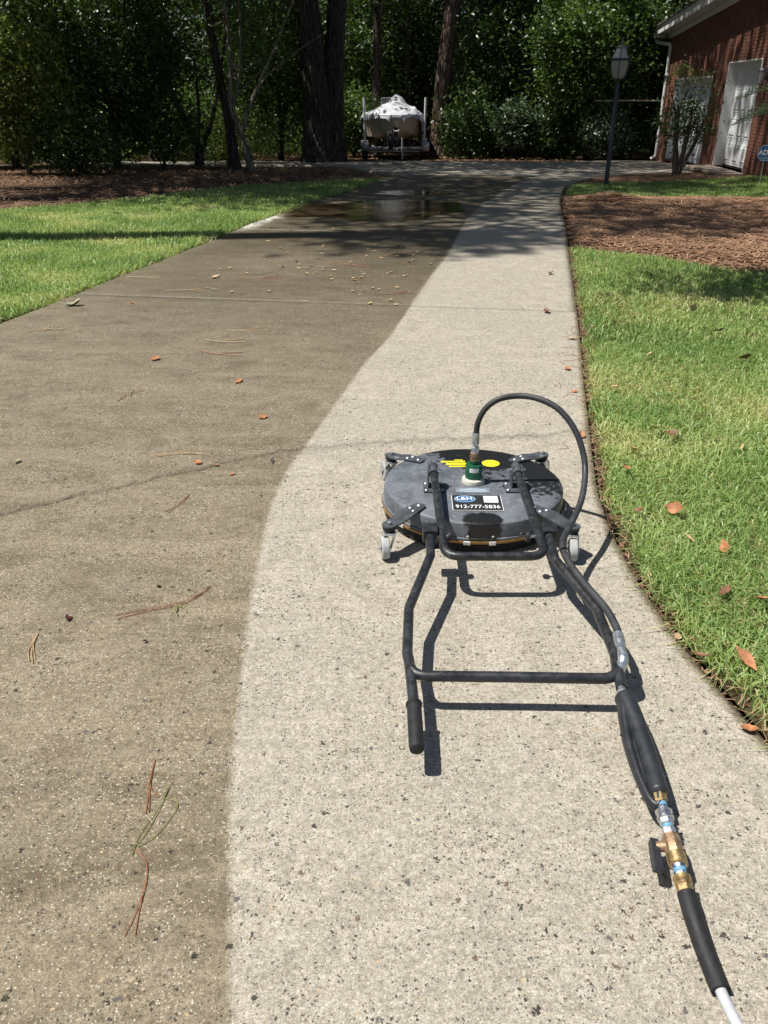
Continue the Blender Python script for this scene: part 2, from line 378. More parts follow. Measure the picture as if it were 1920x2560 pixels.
# ---------------------------------------------------------------- mesh helpers
def np_mesh(name, verts, quads=None, tris=None, attrs=None, smooth=False):
    me = bpy.data.meshes.new(name)
    verts = np.asarray(verts, np.float32)
    q = np.zeros((0, 4), np.int32) if quads is None else np.asarray(quads, np.int32)
    t = np.zeros((0, 3), np.int32) if tris is None else np.asarray(tris, np.int32)
    me.vertices.add(len(verts)); me.vertices.foreach_set('co', verts.ravel())
    loops = np.concatenate([q.ravel(), t.ravel()])
    me.loops.add(len(loops)); me.loops.foreach_set('vertex_index', loops.astype(np.int32))
    me.polygons.add(len(q) + len(t))
    st = np.concatenate([np.arange(len(q)) * 4, len(q) * 4 + np.arange(len(t)) * 3]).astype(np.int32)
    me.polygons.foreach_set('loop_start', st)
    if smooth:
        me.polygons.foreach_set('use_smooth', np.ones(len(q) + len(t), bool))
    me.update(calc_edges=True)
    for k, v in (attrs or {}).items():
        a = me.attributes.new(k, 'FLOAT', 'POINT')
        a.data.foreach_set('value', np.asarray(v, np.float32))
    return me

def tag(o, label=None, cat=None, group=None, kind=None):
    for k, v in (('label', label), ('category', cat), ('group', group), ('kind', kind)):
        if v: o[k] = v
    return o

def link(name, me, mat, parent=None, loc=(0, 0, 0), rot=(0, 0, 0)):
    o = bpy.data.objects.new(name, me)
    COL.objects.link(o)
    if mat is not None and not me.materials:
        me.materials.append(M[mat])
    o.location = loc; o.rotation_euler = rot
    if parent is not None: o.parent = parent
    return o

def empty(name, loc, label, cat, group=None, rz=0.0):
    o = bpy.data.objects.new(name, None)
    COL.objects.link(o)
    o.location = loc; o.rotation_euler = (0, 0, rz); o.empty_display_size = 0.1
    return tag(o, label, cat, group)

class MB:
    """gathers simple shapes into one mesh; org is taken off every point so parts sit in their thing's frame"""
    def __init__(self, org=(0, 0, 0)):
        self.v = []; self.f = []; self.org = Vector(org)
    def add(self, vs, fs):
        b = len(self.v)
        self.v += [tuple(Vector(p) - self.org) for p in vs]
        self.f += [tuple(b + i for i in f) for f in fs]
        return self
    def box(self, c, s, rot=None, bev=0.0):
        x, y, z = (k / 2 for k in s)
        R = rot or Matrix.Identity(3)
        if bev <= 0:
            P = [(-x, -y, -z), (x, -y, -z), (x, y, -z), (-x, y, -z), (-x, -y, z), (x, -y, z), (x, y, z), (-x, y, z)]
            F = [(0, 3, 2, 1), (4, 5, 6, 7), (0, 1, 5, 4), (1, 2, 6, 5), (2, 3, 7, 6), (3, 0, 4, 7)]
            return self.add([Vector(c) + R @ Vector(p) for p in P], F)
        b = min(bev, x * .9, y * .9, z * .9)
        P = []; idx = {}
        for sx in (-1, 1):
            for sy in (-1, 1):
                for sz in (-1, 1):
                    for ax in range(3):
                        p = [sx * x, sy * y, sz * z]
                        for k in range(3):
                            if k != ax: p[k] -= (sx, sy, sz)[k] * b
                        idx[(sx, sy, sz, ax)] = len(P); P.append(p)
        F = []
        for ax in range(3):
            o1, o2 = [k for k in range(3) if k != ax]
            for s in (-1, 1):
                q = []
                for a, b2 in ((-1, -1), (1, -1), (1, 1), (-1, 1)):
                    t = [0, 0, 0]; t[ax] = s; t[o1] = a; t[o2] = b2
                    q.append(idx[(*t, ax)])
                F.append(tuple(q))
            for a in (-1, 1):
                for b2 in (-1, 1):
                    e = []
                    for s, axx in ((-1, o1), (1, o1), (1, o2), (-1, o2)):
                        t = [0, 0, 0]; t[ax] = s; t[o1] = a; t[o2] = b2
                        e.append(idx[(*t, axx)])
                    F.append(tuple(e))
        for sx in (-1, 1):
            for sy in (-1, 1):
                for sz in (-1, 1):
                    F.append(tuple(idx[(sx, sy, sz, k)] for k in range(3)))
        return self.add([Vector(c) + R @ Vector(p) for p in P], F)
    def tube(self, pts, r, n=12, cap=True, squash=None):
        pts = [Vector(p) for p in pts]
        if not hasattr(r, '__len__'): r = [r] * len(pts)
        T = []
        for i in range(len(pts)):
            a = pts[max(0, i - 1)]; b = pts[min(len(pts) - 1, i + 1)]
            d = b - a
            T.append(d.normalized() if d.length > 1e-9 else Vector((0, 0, 1)))
        up = Vector((0, 0, 1)) if abs(T[0].z) < 0.9 else Vector((1, 0, 0))
        N = (up - T[0] * up.dot(T[0])).normalized()
        vs = []; fs = []
        for i, p in enumerate(pts):
            if i:
                N = (N - T[i] * N.dot(T[i])).normalized()
            Bn = T[i].cross(N)
            for k in range(n):
                a = 2 * math.pi * k / n
                sa, sb = (1, 1) if squash is None else squash
                vs.append(p + (N * math.cos(a) * sa + Bn * math.sin(a) * sb) * r[i])
        for i in range(len(pts) - 1):
            for k in range(n):
                k2 = (k + 1) % n
                fs.append((i * n + k, i * n + k2, (i + 1) * n + k2, (i + 1) * n + k))
        if cap:
            fs.append(tuple(range(n - 1, -1, -1)))
            fs.append(tuple((len(pts) - 1) * n + k for k in range(n)))
        return self.add(vs, fs)
    def cyl(self, a, b, r, r2=None, n=16):
        return self.tube([a, b], [r, r if r2 is None else r2], n)
    def lathe(self, prof, c=(0, 0, 0), n=24, rot=None, a0=0.0):
        """prof: (radius, height) pairs, bottom to top"""
        R = rot or Matrix.Identity(3)
        vs = []; fs = []
        for r, h in prof:
            for k in range(n):
                a = 2 * math.pi * k / n + a0
                vs.append(Vector(c) + R @ Vector((r * math.cos(a), r * math.sin(a), h)))
        for i in range(len(prof) - 1):
            for k in range(n):
                k2 = (k + 1) % n
                fs.append((i * n + k, i * n + k2, (i + 1) * n + k2, (i + 1) * n + k))
        if prof[0][0] > 1e-6: fs.append(tuple(range(n - 1, -1, -1)))
        if prof[-1][0] > 1e-6: fs.append(tuple((len(prof) - 1) * n + k for k in range(n)))
        return self.add(vs, fs)
    def prism(self, outline, z0, z1, R=None, c=(0, 0, 0)):
        n = len(outline); R = R or Matrix.Identity(3)
        vs = [Vector(c) + R @ Vector((x, y, z0)) for x, y in outline] + [Vector(c) + R @ Vector((x, y, z1)) for x, y in outline]
        fs = [tuple(range(n - 1, -1, -1)), tuple(range(n, 2 * n))] + [(i, (i + 1) % n, n + (i + 1) % n, n + i) for i in range(n)]
        return self.add(vs, fs)
    def mesh(self, name, smooth=35):
        me = bpy.data.meshes.new(name)
        me.from_pydata(self.v, [], self.f)
        me.update()
        if smooth:
            me.polygons.foreach_set('use_smooth', np.ones(len(me.polygons), bool))
            me.set_sharp_from_angle(angle=math.radians(smooth))
        return me
    def build(self, name, mat, parent=None, smooth=35, loc=(0, 0, 0), rot=(0, 0, 0)):
        return link(name, self.mesh(name, smooth), mat, parent, loc, rot)

def curve(pts, n=40):
    """Catmull-Rom through the points"""
    P = [Vector(p) for p in pts]
    P = [P[0] * 2 - P[1]] + P + [P[-1] * 2 - P[-2]]
    outp = []
    segs = len(P) - 3
    per = max(2, n // segs)
    for i in range(segs):
        a, b, c, d = P[i:i + 4]
        for k in range(per):
            t = k / per
            outp.append(0.5 * ((2 * b) + (c - a) * t + (2 * a - 5 * b + 4 * c - d) * t * t + (3 * b - a - 3 * c + d) * t ** 3))
    outp.append(P[-2].copy())
    return outp

def fillet(pts, r, n=6):
    """a polyline with its corners rounded to radius r (bent pipe)"""
    P = [Vector(p) for p in pts]
    res = [P[0]]
    for i in range(1, len(P) - 1):
        a = (P[i - 1] - P[i]); b = (P[i + 1] - P[i])
        la, lb = a.length, b.length
        a.normalize(); b.normalize()
        ang = a.angle(b)
        d = min(r / math.tan(ang / 2), la * 0.48, lb * 0.48) if ang < 3.1 else 0.0
        if d < 1e-4:
            res.append(P[i]); continue
        s, e = P[i] + a * d, P[i] + b * d
        for k in range(n + 1):
            t = k / n
            res.append(s * (1 - t) ** 2 + P[i] * 2 * t * (1 - t) + e * t * t)
    res.append(P[-1])
    return res

def text_mesh(body, size, extrude=0.0, sx=1.0, offset=0.0):
    cu = bpy.data.curves.new('print', 'FONT')
    cu.body = body; cu.size = size; cu.align_x = 'CENTER'; cu.align_y = 'CENTER'; cu.extrude = extrude; cu.offset = offset
    o = bpy.data.objects.new('print', cu)
    COL.objects.link(o)
    dg = bpy.context.evaluated_depsgraph_get()
    me = bpy.data.meshes.new_from_object(o.evaluated_get(dg))
    bpy.data.objects.remove(o)
    bpy.data.curves.remove(cu)
    me.materials.clear()
    for v in me.vertices: v.co.x *= sx
    return me

# ---------------------------------------------------------------- lie of the land
def sm(x, a, b):
    t = np.clip((np.asarray(x, float) - a) / (b - a), 0, 1)
    return t * t * (3 - 2 * t)

def zg(x, y):
    """level drive that dips gently toward the woods; a low bed against the house"""
    x = np.asarray(x, float); y = np.asarray(y, float)
    d = np.clip(y - 18.5, 0, 20)
    z = -0.025 * d
    return z + 0.10 * np.exp(-((x - 7.6) / 1.3) ** 2 - ((y - 17.2) / 1.3) ** 2)

def zs(x, y):
    return float(zg(x, y))

SL = 0.155                                                   # the cross joints run slightly askew
LE = np.array([(-3.6, -2), (-3.5, 2), (-3.25, 4.3), (-2.93, 6.19), (-2.81, 6.72), (-2.7, 7.25), (-2.57, 7.95), (-2.36, 8.82), (-2.22, 9.54),
               (-2.1, 10.02), (-1.95, 10.94), (-1.82, 11.68), (-1.57, 12.56), (-1.32, 13.67), (-1.02, 14.81), (-0.67, 15.78), (-0.27, 17.29), (0.0, 18.6), (0.25, 20.2)])
RE = np.array([(1.6, -2), (1.27, 0.5), (1.11, 1.3), (1.03, 1.65), (0.965, 1.95), (0.925, 2.24), (0.905, 2.54), (0.905, 2.88), (0.94, 3.24), (1.01, 3.65),
               (1.08, 4.03), (1.225, 4.83), (1.37, 5.58), (1.55, 6.56), (1.8, 7.95), (2.1, 9.65), (2.33, 10.84), (2.74, 13.32), (2.97, 14.57), (3.43, 16.58),
               (3.96, 17.8), (4.5, 18.7), (5.0, 19.4)])
LV, RV = LE[:, 1] + SL * LE[:, 0], RE[:, 1] + SL * RE[:, 0]
XLv = lambda v: np.interp(v, LV, LE[:, 0])
XRv = lambda v: np.interp(v, RV, RE[:, 0])
XL = lambda y: np.interp(y, LE[:, 1], LE[:, 0])
XR = lambda y: np.interp(y, RE[:, 1], RE[:, 0])
BX = np.array([(-0.2, 0.3), (-0.29, 0.92), (-0.39, 1.51), (-0.44, 2.04), (-0.47, 2.51), (-0.485, 3.06), (-0.45, 3.49), (-0.34, 4.03), (-0.14, 5.11), (0.06, 5.91),
               (0.25, 6.98), (0.48, 8.19), (0.70, 9.24), (0.98, 11.0), (1.18, 12.17), (1.6, 14), (2.2, 16), (3.0, 18.5), (3.6, 20)])
XB = lambda y: np.interp(y, BX[:, 1], BX[:, 0])
CR = np.array([(-3.6, 1.9), (-2.6, 2.35), (-1.59, 2.99), (-1.22, 3.24), (-0.72, 3.55), (-0.4, 3.73), (0.08, 3.83), (0.5, 3.86), (0.95, 3.95), (1.3, 4.0)])
crx = np.linspace(-3.7, 1.4, 260)
cry = np.interp(crx, CR[:, 0], CR[:, 1]) + 0.011 * np.cumsum(rng.normal(0, 1, 260)) * 0.9
cry -= np.interp(crx, crx[::13], (cry - np.interp(crx, CR[:, 0], CR[:, 1]))[::13])
crack_w = lambda x: 0.0058 - 0.0032 * sm(x, -0.7, -0.3)
crack_v = lambda x: np.interp(x, crx, cry) + SL * x

ground = []
gx = np.concatenate([np.linspace(-260, -30, 12), np.linspace(-26, 26, 105), np.linspace(30, 260, 12)])
gy = np.concatenate([np.linspace(-60, -5, 8), np.linspace(-3, 48, 103), np.linspace(55, 320, 14)])
GX, GY = np.meshgrid(gx, gy)
GZ = zg(GX, GY) - 0.05
nx, ny = len(gx), len(gy)
ii = np.arange(ny - 1)[:, None] * nx + np.arange(nx - 1)[None]
Q = np.stack([ii, ii + 1, ii + nx + 1, ii + nx], -1).reshape(-1, 4)
tag(link('ground', np_mesh('ground', np.stack([GX, GY, GZ], -1).reshape(-1, 3), Q, smooth=True), 'litter'), kind='structure')

def grid_faces(nr, nc):
    k = np.arange(nr - 1)[:, None] * nc + np.arange(nc - 1)[None]
    return np.stack([k, k + 1, k + nc + 1, k + nc], -1).reshape(-1, 4)

def border(nr, nc):
    a = list(range(nc)); b = [i * nc + nc - 1 for i in range(1, nr)]
    c = [(nr - 1) * nc + j for j in range(nc - 2, -1, -1)]; d = [i * nc for i in range(nr - 2, 0, -1)]
    return np.array(a + b + c + d)

def slab_mesh(X, Y, Z, attrs, thick=0.10, arris=0.0):
    nr, nc = X.shape
    Z = Z.copy()
    bd = border(nr, nc)
    V = np.stack([X, Y, Z], -1).reshape(-1, 3)
    V[bd, 2] -= arris
    low = V[bd].copy(); low[:, 2] -= thick
    n = len(V); k = len(bd)
    q2 = np.stack([bd, n + np.arange(k), n + (np.arange(k) + 1) % k, np.roll(bd, -1)], -1)
    at = {a: np.concatenate([v.ravel(), v.ravel()[bd]]) for a, v in attrs.items()}
    return np_mesh('slab', np.concatenate([V, low]), np.concatenate([grid_faces(nr, nc), q2]), attrs=at)

def stains(X, Y):
    clean = np.minimum((X - XB(Y)) * 0.96, (XR(Y) - X) - 0.022)
    dirtywet = 0.22 * sm(Y, 2.0, 4.5) + 0.70 * sm(Y, 4.0, 9.5)
    dirtywet = dirtywet * (1 - 0.45 * np.exp(-((X + 1.2) / 0.7) ** 2 - ((Y - 8.7) / 0.75) ** 2)) * (1 - 0.25 * sm(X, -1.6, -2.4))
    wet = np.where(X < XB(Y), dirtywet, sm(Y, 10.6, 13.0) * 0.9)
    wet = np.where(Y > 17, wet * (1 - 0.5 * sm(Y, 17, 21)), wet)
    pale = np.exp(-((X - XL(Y) - 0.07) / 0.10) ** 2) * sm(Y, 10.9, 11.4) * (1 - sm(Y, 12.5, 12.9))
    return dict(clean=clean, wet=wet, pale=pale)

drive = bpy.data.objects.new('driveway', None)
COL.objects.link(drive)
tag(drive, kind='structure')

def slab(vlo, vhi, nu, nv, arris=0.0):
    u, t = np.meshgrid(np.linspace(0, 1, nu), np.linspace(0, 1, nv))
    X = -1 + 2 * u
    for _ in range(12):
        lo = vlo(X) if callable(vlo) else vlo
        hi = vhi(X) if callable(vhi) else vhi
        v = lo + (hi - lo) * t
        X = XLv(v) + (XRv(v) - XLv(v)) * u
    Y = v - SL * X
    return link('slab', slab_mesh(X, Y, zg(X, Y), stains(X, Y), arris=arris), 'concrete', drive)

g = 0.006
slab(-2.0, lambda x: crack_v(x) - crack_w(x), 230, 60)
slab(lambda x: crack_v(x) + crack_w(x), 6.83 - g, 230, 50)
slab(6.83 + g, 10.88 - g, 60, 50)
slab(10.88 + g, 15.1 - g, 50, 50)
slab(15.1 + g, 20.0 - g, 50, 50)
# turning apron that runs left to the boat and right to the garage, with one lengthwise joint
def front_edge(x):
    x = np.asarray(x, float)
    a = np.interp(x, [-9, -1.6, -1.1, 0.22, 4.9, 5.85, 6.9, 8.45, 10], [24.9, 24.3, 23.6, 0, 0, 19.95, 20.7, 21.3, 21.6])
    return np.where((x > 0.22) & (x < 4.9), 20.0 + g - SL * x, np.where(x <= 0.22, np.interp(x, [-9, -1.6, -1.1, 0.22], [24.9, 24.3, 23.6, 20.0 + g - SL * 0.22]),
                    np.interp(x, [4.9, 5.85, 6.9, 8.45, 10], [20.0 + g - SL * 4.9, 19.95, 20.7, 21.3, 21.6])))
for x0, x1, n_ in ((-8.0, 2.4 - g, 90), (2.4 + g, 9.0, 70)):
    u, t = np.meshgrid(np.linspace(x0, x1, n_), np.linspace(0, 1, 40))
    Y = front_edge(u) + (26.85 + 0.25 * np.sin(u * 1.1) - front_edge(u)) * t
    at_ = dict(clean=np.full_like(u, 0.5), wet=np.full_like(u, 0.25), pale=np.zeros_like(u))
    link('slab', slab_mesh(u, Y, zg(u, Y), at_), 'concrete', drive)

# puddle standing on the low side of the drive
def blob(cx, cy, rx, ry, n, seed, amp=0.22):
    r_ = np.random.default_rng(seed)
    a = np.linspace(0, 2 * np.pi, n, endpoint=False)
    k = 1 + sum(amp / (j + 1) * np.sin((j + 2) * a + r_.uniform(0, 6)) * r_.uniform(0.5, 1) for j in range(9))
    return np.stack([cx + rx * k * np.cos(a), cy + ry * k * np.sin(a)], -1)
for cx, cy, rx, ry, sd in ((-0.15, 13.2, 1.35, 1.30, 3), (0.55, 15.6, 0.85, 0.35, 5)):
    O = blob(cx, cy, rx, ry, 90, sd)
    O[:, 0] = np.maximum(O[:, 0], XL(O[:, 1]) + 0.04)
    V = np.concatenate([[(cx, cy)], O]); n_ = len(O)
    V = np.concatenate([V, np.full((len(V), 1), 0.004)], 1)
    T = np.array([(0, 1 + i, 1 + (i + 1) % n_) for i in range(n_)])
    tag(link('puddle', np_mesh('puddle', V, tris=T), 'water'), kind='structure')

# ---------------------------------------------------------------- lawns and beds
MUL = np.array([(1.9, 9.75), (2.13, 9.62), (2.59, 9.38), (3.0, 8.95), (3.11, 8.7), (3.49, 8.33), (3.76, 8.2), (5, 7.9), (9, 7.5)])
YM = lambda x: np.interp(x, MUL[:, 0], MUL[:, 1])
BKL = np.array([(-14, 10.3), (-9, 11.6), (-5.76, 12.93), (-4.64, 13.94), (-3.1, 16.3), (-1.4, 17.6), (-0.4, 18.2), (0.1, 18.6)])
YB = lambda x: np.interp(x, BKL[:, 0], BKL[:, 1])
STU = np.array([(3.4, 16.65), (4.3, 17.05), (5.59, 17.35), (8, 17.4)])
YS = lambda x: np.interp(x, STU[:, 0], STU[:, 1])

def sheet(name, mat, xlo, xhi, ylo, yhi, nu, nv, zf, kind='structure'):
    u, t = np.meshgrid(np.linspace(0, 1, nu), np.linspace(0, 1, nv))
    X = xlo(np.zeros_like(u) + 8) + u * 3; Y = np.zeros_like(X)
    for _ in range(12):
        Y = ylo(X) + (yhi(X) - ylo(X)) * t
        X = xlo(Y) + (xhi(Y) - xlo(Y)) * u
    return tag(link(name, np_mesh(name, np.stack([X, Y, zf(X, Y)], -1).reshape(-1, 3), grid_faces(nv, nu), smooth=True), mat), kind=kind)

def lump(X, Y, s=1.0):
    return s * (np.sin(X * 3.1 + 1.3 * np.sin(Y * 2.2)) * np.cos(Y * 2.7 + 0.6) * 0.5 + 0.5 * np.sin(X * 7.3 + Y * 5.1) * np.sin(Y * 6.7 - X * 2.0))

K = lambda c: (lambda a: np.zeros_like(np.asarray(a, float)) + c)
sheet('lawn', 'soil', lambda y: XR(y) + 0.035, K(11.0), K(-2.0), YM, 60, 90, lambda x, y: zg(x, y) - 0.022 + lump(x, y, 0.006))
sheet('lawn', 'soil', lambda y: XR(y) + 0.04, K(7.6), K(14.75), YS, 40, 16, lambda x, y: zg(x, y) - 0.018 + lump(x, y, 0.006))
sheet('lawn', 'soil', K(-14.0), lambda y: XL(y) - 0.035, K(-2.0), YB, 70, 110, lambda x, y: zg(x, y) - 0.022 + lump(x, y, 0.008))
bed_z = lambda x, y: zg(x, y) - 0.005 + 0.05 * sm(y - YM(x), 0, 0.8) * (1 - sm(y, 14.0, 14.9)) + lump(x, y, 0.009) + 0.10 * np.exp(-((x - 3.65) / 0.45) ** 2 - ((y - 14.0) / 0.4) ** 2)
sheet('pine_straw_bed', 'strawbase', lambda y: XR(y) + 0.05, K(9.0), lambda x: YM(x) - 0.05, K(14.9), 90, 90, bed_z)
bed2_z = lambda x, y: zg(x, y) - 0.002 + lump(x, y, 0.012)
sheet('pine_straw_bed', 'strawbase', lambda y: XR(y) + 0.1, K(8.2), lambda x: YS(x) - 0.05, lambda x: np.minimum(front_edge(np.maximum(x, 4.95)) - 0.03, 20.9), 50, 30, bed2_z)

def blades(pts, h, w, lean, tint, seed):
    """two-piece grass blades that bend over toward their tips"""
    r_ = np.random.default_rng(seed)
    n = len(pts)
    a = r_.uniform(0, 2 * np.pi, n); b = r_.uniform(0, 2 * np.pi, n)
    d = np.stack([np.cos(a), np.sin(a), np.zeros(n)], -1); s = np.stack([np.cos(b), np.sin(b), np.zeros(n)], -1)
    h = h[:, None]; w = w[:, None] / 2; L = lean[:, None]
    mid = pts + d * h * L * 0.35 + np.array([0, 0, 1]) * h * 0.55
    tip = pts + d * h * L * 1.05 + np.array([0, 0, 1]) * h * np.clip(1.0 - 0.55 * L, 0.25, 1)
    V = np.stack([pts - s * w, pts + s * w, mid + s * w * 0.9, mid - s * w * 0.9, tip], 1).reshape(-1, 3)
    k = np.arange(n)[:, None] * 5
    return V, k + np.array([[0, 1, 2, 3]]), k + np.array([[3, 2, 4]]), np.repeat(tint, 5)

def smooth_noise(x, y, f, ph):
    return 0.5 + 0.25 * (np.sin(x * f + ph + 1.7 * np.sin(y * f * 0.7)) + np.sin(y * f * 1.3 - ph + 1.3 * np.sin(x * f * 0.9 + 2)))

def scatter(n, x0, x1, y0, y1, mask, seed):
    r_ = np.random.default_rng(seed)
    x = r_.uniform(x0, x1, n); y = r_.uniform(y0, y1, n)
    k = mask(x, y, r_)
    return x[k], y[k], r_

def grass_patch(name, specs, hfun, dry, label, seed):
    Vs, Qs, Ts, Cs = [], [], [], []; off = 0
    for j, (n, x0, x1, y0, y1, mask, wmul) in enumerate(specs):
        x, y, r_ = scatter(n, x0, x1, y0, y1, mask, seed + j)
        m = len(x)
        p = np.stack([x, y, zg(x, y) - 0.02], -1)
        h = hfun(x, y) * r_.uniform(0.55, 1.25, m)
        tint = np.clip(0.12 + 0.62 * r_.beta(2.2, 2.2, m) + 0.42 * (smooth_noise(x, y, 1.7, 1.0) * smooth_noise(x, y, 4.6, 3.0) * 2 - 0.5), 0, 0.83)
        dm = r_.uniform(0, 1, m) < dry * (0.35 + 2.2 * smooth_noise(x, y, 2.1, 4.0) ** 3 + 0.6 * smooth_noise(x, y, 7.0, 1.0) ** 2)
        tint = np.where(dm, r_.uniform(0.84, 1.0, m), tint)
        lean = np.clip(r_.gamma(2.4, 0.36, m), 0.08, 1.7)
        h = np.where(dm, h * 0.8, h); lean = np.where(dm, lean + 0.4, lean)
        V, q, t, c = blades(p, h, r_.uniform(0.0036, 0.0066, m) * wmul, lean, tint, seed + 50 + j)
        Vs.append(V); Qs.append(q + off); Ts.append(t + off); Cs.append(c); off += len(V)
    me = np_mesh(name, np.concatenate(Vs), np.concatenate(Qs), np.concatenate(Ts), {'tint': np.concatenate(Cs)})
    return tag(link(name, me, 'grass'), label, 'grass', kind='stuff')

def m_right(x, y, r_):
    e = XR(y) + 0.022 + 0.055 * smooth_noise(x, y, 9, 0) + r_.normal(0, 0.012, len(x))
    return (x > e) & (y < YM(x) - 0.02 + r_.normal(0, 0.07, len(x))) & (r_.uniform(0, 1, len(x)) < 0.45 + 0.75 * smooth_noise(x, y, 5.0, 2.0))
def near(y0, y1):
    return lambda x, y, r_: m_right(x, y, r_) & (x < 0.62 * y + 1.6)
grass_patch('grass', [(60000, 0.9, 3.2, 1.0, 3.4, near(0, 0), 1.0), (68000, 1.0, 4.2, 3.4, 5.6, near(0, 0), 1.15), (70000, 1.3, 5.6, 5.6, 9.8, near(0, 0), 1.5),
                      (9000, 3.0, 9.0, -1.0, 8.0, lambda x, y, r_: m_right(x, y, r_) & (x >= 0.62 * y + 1.6), 3.0)],
            lambda x, y: 0.060 + 0.040 * smooth_noise(x, y, 3.0, 0.5), 0.17, 'bright green lawn on the right of the drive with scattered dead leaves', 100)
def m_left(x, y, r_):
    e = XL(y) - 0.02 - 0.05 * smooth_noise(x, y, 8, 1) - r_.normal(0, 0.015, len(x))
    return (x < e) & (y < YB(x) + r_.normal(0, 0.12, len(x))) & (r_.uniform(0, 1, len(x)) < 0.65 + 0.5 * smooth_noise(x, y, 3.0, 5.0))
grass_patch('grass', [(70000, -5.2, -1.9, 5.0, 9.5, m_left, 1.5), (90000, -8.0, -1.2, 9.5, 14.0, m_left, 1.9), (38000, -8.0, 0.3, 14.0, 18.8, m_left, 2.6),
                      (9000, -13.0, -5.2, 2.0, 12.0, m_left, 3.0)],
            lambda x, y: 0.085 + 0.035 * smooth_noise(x, y, 2.2, 0.2), 0.05, 'taller bright green lawn on the left of the drive', 200)
def m_strip(x, y, r_):
    return (x > XR(y) + 0.10) & (y > 14.8 + r_.normal(0, 0.08, len(x))) & (y < YS(x) + r_.normal(0, 0.08, len(x)))
grass_patch('grass', [(40000, 3.0, 7.7, 14.5, 17.6, m_strip, 2.4)], lambda x, y: 0.085 + 0.03 * smooth_noise(x, y, 2.0, 0.0), 0.05,
            'narrow strip of grass round the foot of the lamp post', 300)

def needles(x, y, z, r_, lmin, lmax, w, lift=0.02):
    """long thin curved needles lying about"""
    n = len(x)
    a = r_.uniform(0, np.pi * 2, n); L = r_.uniform(lmin, lmax, n) / 2
    d = np.stack([np.cos(a), np.sin(a), r_.normal(0, 0.09, n)], -1); s = np.stack([-np.sin(a), np.cos(a), np.zeros(n)], -1)
    c = np.stack([x, y, z + r_.uniform(0.002, lift, n)], -1)
    bow = s * (r_.normal(0, 0.18, n) * L)[:, None]
    W = s * (w / 2)
    A = c - d * L[:, None] + bow; B = c + np.array([0, 0, 0.004]); C = c + d * L[:, None] + bow
    V = np.stack([A - W, A + W, B - W, B + W, C - W, C + W], 1).reshape(-1, 3)
    k = np.arange(n)[:, None, None] * 6
    q = (k + np.array([[[0, 1, 3, 2], [2, 3, 5, 4]]])).reshape(-1, 4)
    t = np.repeat(np.clip(r_.beta(2, 2, n), 0, 1), 6)
    return V, q, t

def straw(name, n, x0, x1, y0, y1, mask, zf, label, seed, w=0.006, lift=0.035, lmin=0.10, lmax=0.22, mat='straw'):
    x, y, r_ = scatter(n, x0, x1, y0, y1, mask, seed)
    V, q, t = needles(x, y, zf(x, y), r_, lmin, lmax, w, lift)
    return tag(link(name, np_mesh(name, V, q, attrs={'tint': t}), mat), label, 'pine straw', kind='stuff')

straw('pine_straw', 34000, 2.0, 7.5, 8.0, 14.9, lambda x, y, r_: (x > XR(y) + 0.07) & (y > YM(x) + r_.normal(0.02, 0.08, len(x))) & (x < 0.5 * y + 1.5), bed_z,
      'orange brown pine straw mulch in the bed right of the drive', 401, 0.0105)
straw('pine_straw', 9000, 3.4, 7.6, 16.6, 20.8, lambda x, y, r_: (x > XR(np.minimum(y, 19.4)) + 0.12) & (y > YS(x) + r_.normal(0, 0.06, len(x))) & (y < front_edge(np.maximum(x, 4.95)) - 0.05), bed2_z,
      'pine straw round the small multi-stem tree by the garage', 402, 0.010)
straw('pine_straw', 16000, -9.0, 0.6, 12.0, 25.5, lambda x, y, r_: (y > YB(x) + 0.1) & (x < XL(np.minimum(y, 20.2)) - 0.1) & (y < front_edge(np.minimum(x, 0.2)) - 0.05), lambda x, y: zg(x, y) - 0.045,
      'shaded pine straw under the trees behind the left lawn', 403, 0.010, 0.05)
straw('edge_debris', 14000, 0.85, 2.4, 1.2, 9.8, lambda x, y, r_: (x > XR(y) - 0.012) & (x < XR(y) + 0.05 + np.abs(r_.normal(0, 0.035, len(x)))), lambda x, y: zg(x, y) - 0.04,
      'rusty needles and crumbs in the gap along the right edge of the drive', 404, 0.003, 0.050, 0.025, 0.08)

def leaf_quads(P, size, r_, aspect=0.5, flat=0.0, droop=0.0):
    """one kite-shaped leaf at each point"""
    n = len(P)
    N = r_.normal(0, 1, (n, 3)); N[:, 2] = np.abs(N[:, 2]) + flat
    N /= np.linalg.norm(N, axis=1, keepdims=True)
    D = r_.normal(0, 1, (n, 3)); D[:, 2] -= droop
    D -= N * (D * N).sum(1, keepdims=True); D /= np.linalg.norm(D, axis=1, keepdims=True)
    S = np.cross(N, D)
    L = size[:, None]
    A = P - D * L * 0.5; Bq = P - D * L * 0.02 + S * L * aspect * 0.5 + N * L * 0.06; Cq = P + D * L * 0.5; E = P - D * L * 0.02 - S * L * aspect * 0.5 + N * L * 0.06
    V = np.stack([A, Bq, Cq, E], 1).reshape(-1, 3)
    return V, np.arange(n)[:, None] * 4 + np.array([[0, 1, 2, 3]])

